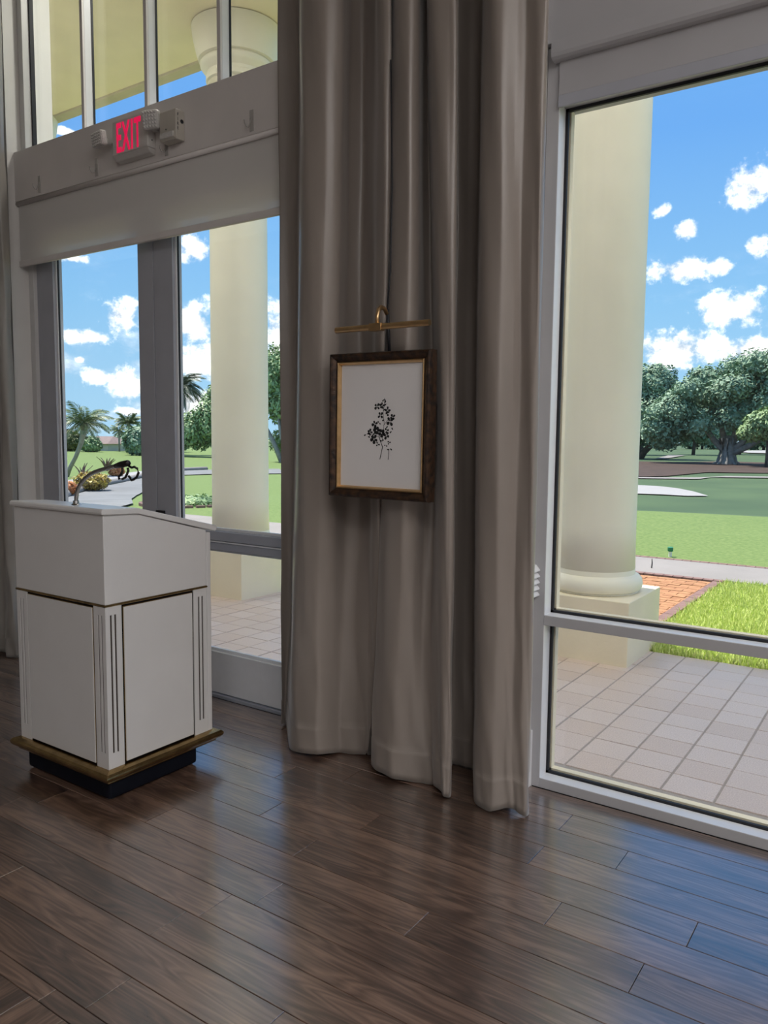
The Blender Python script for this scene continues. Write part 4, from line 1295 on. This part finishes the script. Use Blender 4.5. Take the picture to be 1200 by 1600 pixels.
def palm(x, y, trunk_pts, rad, nf, L, leaf, m, label, seed, droop=1.0, bark='bark_pale', boot=None, group=None):
    r = empty('palm_tree', (x, y, gz(x, y)), label, 'palm', group)
    MB().tube(trunk_pts, rad, 10).build('trunk', bark, r, smooth=True)
    top = Vector(trunk_pts[-1])
    if boot:
        a = Vector(trunk_pts[-2])
        MB().tube([a + (top - a) * .1, a + (top - a) * .6, top], [rad[-1] * 1.25, rad[-1] * 1.9, rad[-1] * 1.2], 9).build('crownshaft', boot, r, smooth=True)
    rnd = random.Random(seed)
    me = frond_mesh(L, droop, leaf, m, seed)
    for k in range(nf):
        o = bpy.data.objects.new('frond', me); link(o, r)
        o.location = top
        tier = k / nf
        o.rotation_euler = (rnd.uniform(-.25, .25), .55 - 1.35 * tier + rnd.uniform(-.15, .15), k * 2.399 + rnd.uniform(-.2, .2))
        s = rnd.uniform(.85, 1.08); o.scale = (s, s, s)
    return r


palm(-39.19, 25.8, [(0, 0, -.2), (.45, 0, .5), (1.0, 0, 1.1), (1.55, 0, 1.9), (1.78, 0, 2.5), (1.9, 0, 2.95)], [.13, .12, .11, .12, .17, .12], 24, 1.75, .55, 'leaf_palm', 'leaning date palm with pale trunk beside the gravel bed', 51, .8, 'bark_pale', 'palm_boot')
palm(-43.5, 26.0, [(0, 0, -.2), (.1, 0, 1.4), (.1, 0, 2.9)], [.15, .13, .12], 20, 1.9, .55, 'leaf_palm', 'palm at the door frame with only frond tips showing', 52, .8)
palm(-95.6, 73.3, [(0, 0, -.3), (.05, 0, 2), (.1, 0, 4.3)], [.26, .22, .2], 30, 2.5, .9, 'leaf_palm', 'tall full palm with straight pale trunk on the far lawn edge', 53, .7)
palm(-100.8, 75.6, [(0, 0, -.3), (0, 0, 1.6), (.05, 0, 3.1)], [.14, .12, .12], 22, 1.7, .6, 'leaf_palm', 'slender lighter palm just left of the tall far palm', 54, .8)
palm(-78.9, 67.8, [(0, 0, -.3), (.1, 0, 4), (.45, 0, 8.5)], [.26, .22, .2], 30, 4.6, 1.5, 'leaf_coco', 'dark coconut palm rising above trees in the right door', 55, 1.05)

# far trees on the left
tree('round_tree', -69.6, 63.0, [(-2.6, 0, 3.0, 2.2, 2, 2.0), (.2, 0, 3.2, 2.4, 2.4, 2.3), (2.6, 0, 4.2, 2.2, 2.2, 2.6), (1.8, 1, 6.6, 1.4, 1.6, 1.8), (-4.5, 0, 2.2, 2.0, 2, 1.7), (4.5, 0, 4.5, 2, 2, 3)], 11000, .24, 'leaf_mid', 'rounded green trees seen through the right door beside the column', 61, [([(-2.4, -1, -.3), (-2.1, -1, 1.3), (-1.6, -1, 2.4)], [.14, .12, .1])], 'bark_pale')
tree('tall_tree', -49.0, 55.0, [(-.8, 0, 8.2, 2.2, 2, 2.6), (1.6, 0, 8.6, 2.2, 2, 2.6), (.2, 0, 5.2, 2.6, 2, 1.8), (2, 1, 3, 2.6, 2, 2), (-1, 1, 2.0, 1.5, 1.5, 1.2)], 10000, .22, 'leaf_mid', 'tall leafy tree in the strip between column and curtain', 62, [([(.6, -1, -.2), (-.6, -1, 1.9), (-1.8, -1, 3.6), (-2.2, -1, 5.5)], [.26, .22, .17, .12]), ([(1.5, -1, -.2), (.4, -1, 2.4), (-.2, -1, 5.5)], [.22, .18, .12])], 'bark_pale')
for i, (x, y, w, h, m, lab) in enumerate([(-89.5, 73.0, 3.2, 3.6, 'leaf_dark', 'dark tree right of the tall far palm'), (-94.2, 79.5, 3.2, 2.7, 'leaf_mid', 'bushy tree behind the pair of far palms'), (-99.8, 70.0, 1.6, 2.1, 'leaf_mid', 'low bushy palmetto left of the far palms'),
                                          (-108, 83.5, 3.4, 2.9, 'leaf_dark', 'dark tree behind the pink-roofed house'), (-105.2, 70.2, 2.0, 3.0, 'leaf_rust', 'rusty yellow-green tree beside the door frame'), (-84.0, 68.5, 4, 4.0, 'leaf_dark', 'dark tree hidden behind the door stiles'), (-79.5, 62.5, 2.0, 3.4, 'leaf_dark', 'dark tree under the coconut palm')]):
    tree('broad_tree', x, y, [(0, 0, h * .55, w, w * .8, h * .5), (-w * .5, 0, h * .38, w * .6, w * .6, h * .34), (w * .5, 0, h * .4, w * .65, w * .6, h * .36)], 4200, .26, m, lab, 70 + i, [([(0, 0, -.3), (0, 0, h * .5)], [.2, .12])], group='far trees along the lawn')

# house with a pink roof
hs = empty('house', (-107.2, 78.0, gz(-101.5, 76)), 'far low house with a pale pink hipped roof behind the lawn', 'house')
MB().box(-4, 3.4, -2.2, 2.2, 0, 1.15).build('wall', 'house_wall', hs)
MB().add([(-4.4, -2.6, 1.1), (3.8, -2.6, 1.1), (3.8, 2.6, 1.1), (-4.4, 2.6, 1.1), (-2.4, 0, 2.25), (1.8, 0, 2.25)], [(0, 1, 5, 4), (1, 2, 5), (2, 3, 4, 5), (3, 0, 4), (0, 3, 2, 1)]).build('roof', 'roof_pink', hs)
for wx in (-2.4, -.4, 1.8):
    w = MB().box(wx - .4, wx + .4, -2.24, -2.19, .35, .95).build('window', 'frame_white', hs); MB().box(wx - .34, wx + .34, -2.25, -2.235, .4, .9).build('pane', 'gasket', w)
tl = empty('teal_shed', (-113.5, 78.2, gz(-107, 74)), 'small teal building behind the leaning palm', 'building')
MB().box(-1.2, 1.0, -1, 1, 0, 1.7).build('wall', 'house_teal', tl)
MB().add([(-1.4, -1.2, 1.7), (1.2, -1.2, 1.7), (1.2, 1.2, 1.7), (-1.4, 1.2, 1.7), (-.1, 0, 2.3)], [(0, 1, 4), (1, 2, 4), (2, 3, 4), (3, 0, 4), (3, 2, 1, 0)]).build('roof', 'house_wall', tl)


# croton bushes and bromeliads in the gravel bed
def bush(x, y, w, h, m, label, seed, n=900, size=.07):
    r = empty('croton_bush', (x, y, gz(x, y) + .08), label, 'bush', 'croton bushes in the gravel bed')
    foliage(r, [(0, 0, h * .5, w, w * .8, h * .5), (-w * .45, 0, h * .42, w * .55, w * .5, h * .4), (w * .45, 0, h * .42, w * .55, w * .5, h * .4)], n, size, m, seed, .25)
    return r


bush(-25.1, 17.6, .72, .64, 'croton', 'large yellow and maroon croton bush by the lectern microphone', 81, 1500)
bush(-35.9, 26.7, .50, .56, 'croton_orange', 'small bright orange croton bush further along the gravel bed', 82, 900)
bush(-22.9, 15.1, .42, .45, 'croton_orange', 'croton bush cut by the door frame at far left', 83, 700)


def brom(x, y, L, label, seed):
    r = empty('bromeliad', (x, y, gz(x, y) + .08), label, 'plant', 'bromeliads in the gravel bed')
    rnd = random.Random(seed)
    m_ = MB(); w = .085 * L
    pts = [(0, 0), (.10, .35), (.22, .68), (.42, .95)]
    v = []
    for i, (a, z) in enumerate(pts):
        ww = w * (1.2, 1.1, .8, .08)[i]
        v += [(a * L, -ww, z * L), (a * L + .02 * L, 0, z * L - .02), (a * L, ww, z * L)]
    m_.add(v, [(i * 3 + k, i * 3 + k + 1, i * 3 + k + 4, i * 3 + k + 3) for i in range(3) for k in range(2)])
    me = m_.mesh('leaf', 'brom_leaf')
    for k in range(9):
        o = bpy.data.objects.new('leaf', me); link(o, r)
        o.rotation_euler = (0, rnd.uniform(-.25, .35), k * 2.4)
        s = rnd.uniform(.8, 1.1); o.scale = (s, s, s)


brom(-31.2, 21.4, .78, 'spiky purple bromeliad behind the large croton bush', 1)
brom(-42.9, 31.2, .95, 'spiky purple bromeliad behind the small orange croton', 2)
# low flower patch inside a brick ring near the walk
ring = empty('ring_edging', (-14.6, 12.9, gz(-14.6, 12.9)), 'curved brick edging round a small flower patch by the drive', 'edging', kind='structure')
for k in range(26):
    a = 2 * PI * k / 26
    o = MB().box(-.1, .1, -.055, .055, -.05, .07).build('brick', 'brick_pink', ring, loc=(1.1 * math.cos(a), 1.1 * math.sin(a), 0)); o.rotation_euler = (0, 0, a + PI / 2)
fl = empty('flower_patch', (-14.6, 12.9, gz(-14.6, 12.9)), 'low green flower patch inside the brick ring', 'plant')
foliage(fl, [(0, 0, .08, .9, .9, .16)], 900, .05, 'leaf_mid', 91, .3)


# path lights
def path_light(x, y, h, label):
    r = empty('path_light', (x, y, gz(x, y)), label, 'path light', 'garden path lights')
    MB().lathe([(.022, -.02), (.022, h * .55)], seg=10).build('stake', 'bead_white', r, smooth=False)
    MB().lathe([(.03, h * .55), (.036, h * .62), (.036, h * .95), (.02, h)], seg=12).build('head', 'light_green', r, autosmooth=True)


path_light(-2.66, 10.42, .13, 'small garden light standing on the lawn edge beyond the right column')
path_light(-12.9, 11.2, .15, 'small garden light by the walk seen in the right door')
path_light(-8.95, 9.78 + .5, .14, 'small garden light between column and curtain edge')
sk = MB().tube([(0, 0, -.02), (.006, 0, .06), (.002, 0, .11)], [.008, .007, .004], 6).build('sprinkler_stub', 'gasket'); sk.location = (-2.58, 9.3, .012)
tag(sk, 'tiny dark stub standing on the concrete walk near the brick path', 'sprinkler')


# golfer far away at the edge of the left door
def person(x, y):
    r = bpy.data.objects.new('person', None); link(r); r.location = (x, y, gz(x, y)); r.rotation_euler = (0, 0, .9)
    tag(r, 'distant golfer in a blue shirt and red shorts by the door frame', 'person')
    V = [(0, 0, .95), (0, 0, 1.15), (0, 0, 1.40), (0, 0, 1.52), (0, .02, 1.64), (0, .02, 1.74),
         (.10, 0, .90), (.12, .02, .48), (.12, 0, .08), (.12, .14, .04), (-.10, 0, .90), (-.13, .04, .48), (-.14, -.02, .08), (-.14, .12, .04),
         (.19, 0, 1.40), (.27, .03, 1.12), (.22, .2, .93), (.20, .27, .87), (-.19, 0, 1.40), (-.27, .03, 1.12), (-.18, .22, .94), (-.14, .29, .88)]
    E_ = [(0, 1), (1, 2), (2, 3), (3, 4), (4, 5), (0, 6), (6, 7), (7, 8), (8, 9), (0, 10), (10, 11), (11, 12), (12, 13), (2, 14), (14, 15), (15, 16), (16, 17), (2, 18), (18, 19), (19, 20), (20, 21)]
    R_ = [.15, .14, .17, .06, .10, .08, .10, .07, .045, .04, .10, .07, .045, .04, .07, .05, .038, .035, .07, .05, .038, .035]

    def skin(name, keep, grow, m):
        idx = {k: i for i, k in enumerate(keep)}
        me = bpy.data.meshes.new(name)
        me.from_pydata([V[k] for k in keep], [(idx[a], idx[b]) for a, b in E_ if a in idx and b in idx], [])
        o = bpy.data.objects.new(name, me); link(o, r)
        sk_ = o.modifiers.new('skin', 'SKIN')
        for i, k in enumerate(keep):
            sv = me.skin_vertices[0].data[i]; sv.radius = (R_[k] + grow, R_[k] * .8 + grow); sv.use_root = (i == 0)
        ss = o.modifiers.new('sub', 'SUBSURF'); ss.levels = 1; ss.render_levels = 1
        me.materials.append(MATS[m])
        return o
    skin('body', list(range(22)), 0, 'skin')
    skin('shirt', [1, 2, 14, 15, 18, 19], .03, 'shirt_blue')
    skin('shorts', [0, 6, 7, 10, 11], .03, 'shorts_red')
    MB().lathe([(.03, 1.84), (.09, 1.80), (.112, 1.72), (.115, 1.68)], seg=12).build('hair', 'hair', r, smooth=True)
    for sx in (.12, -.14):
        MB().box(sx - .05, sx + .05, -.07, .20, 0, .08).build('shoe', 'shoe_white', r, bevel=.02)


person(-102.3, 67.2)
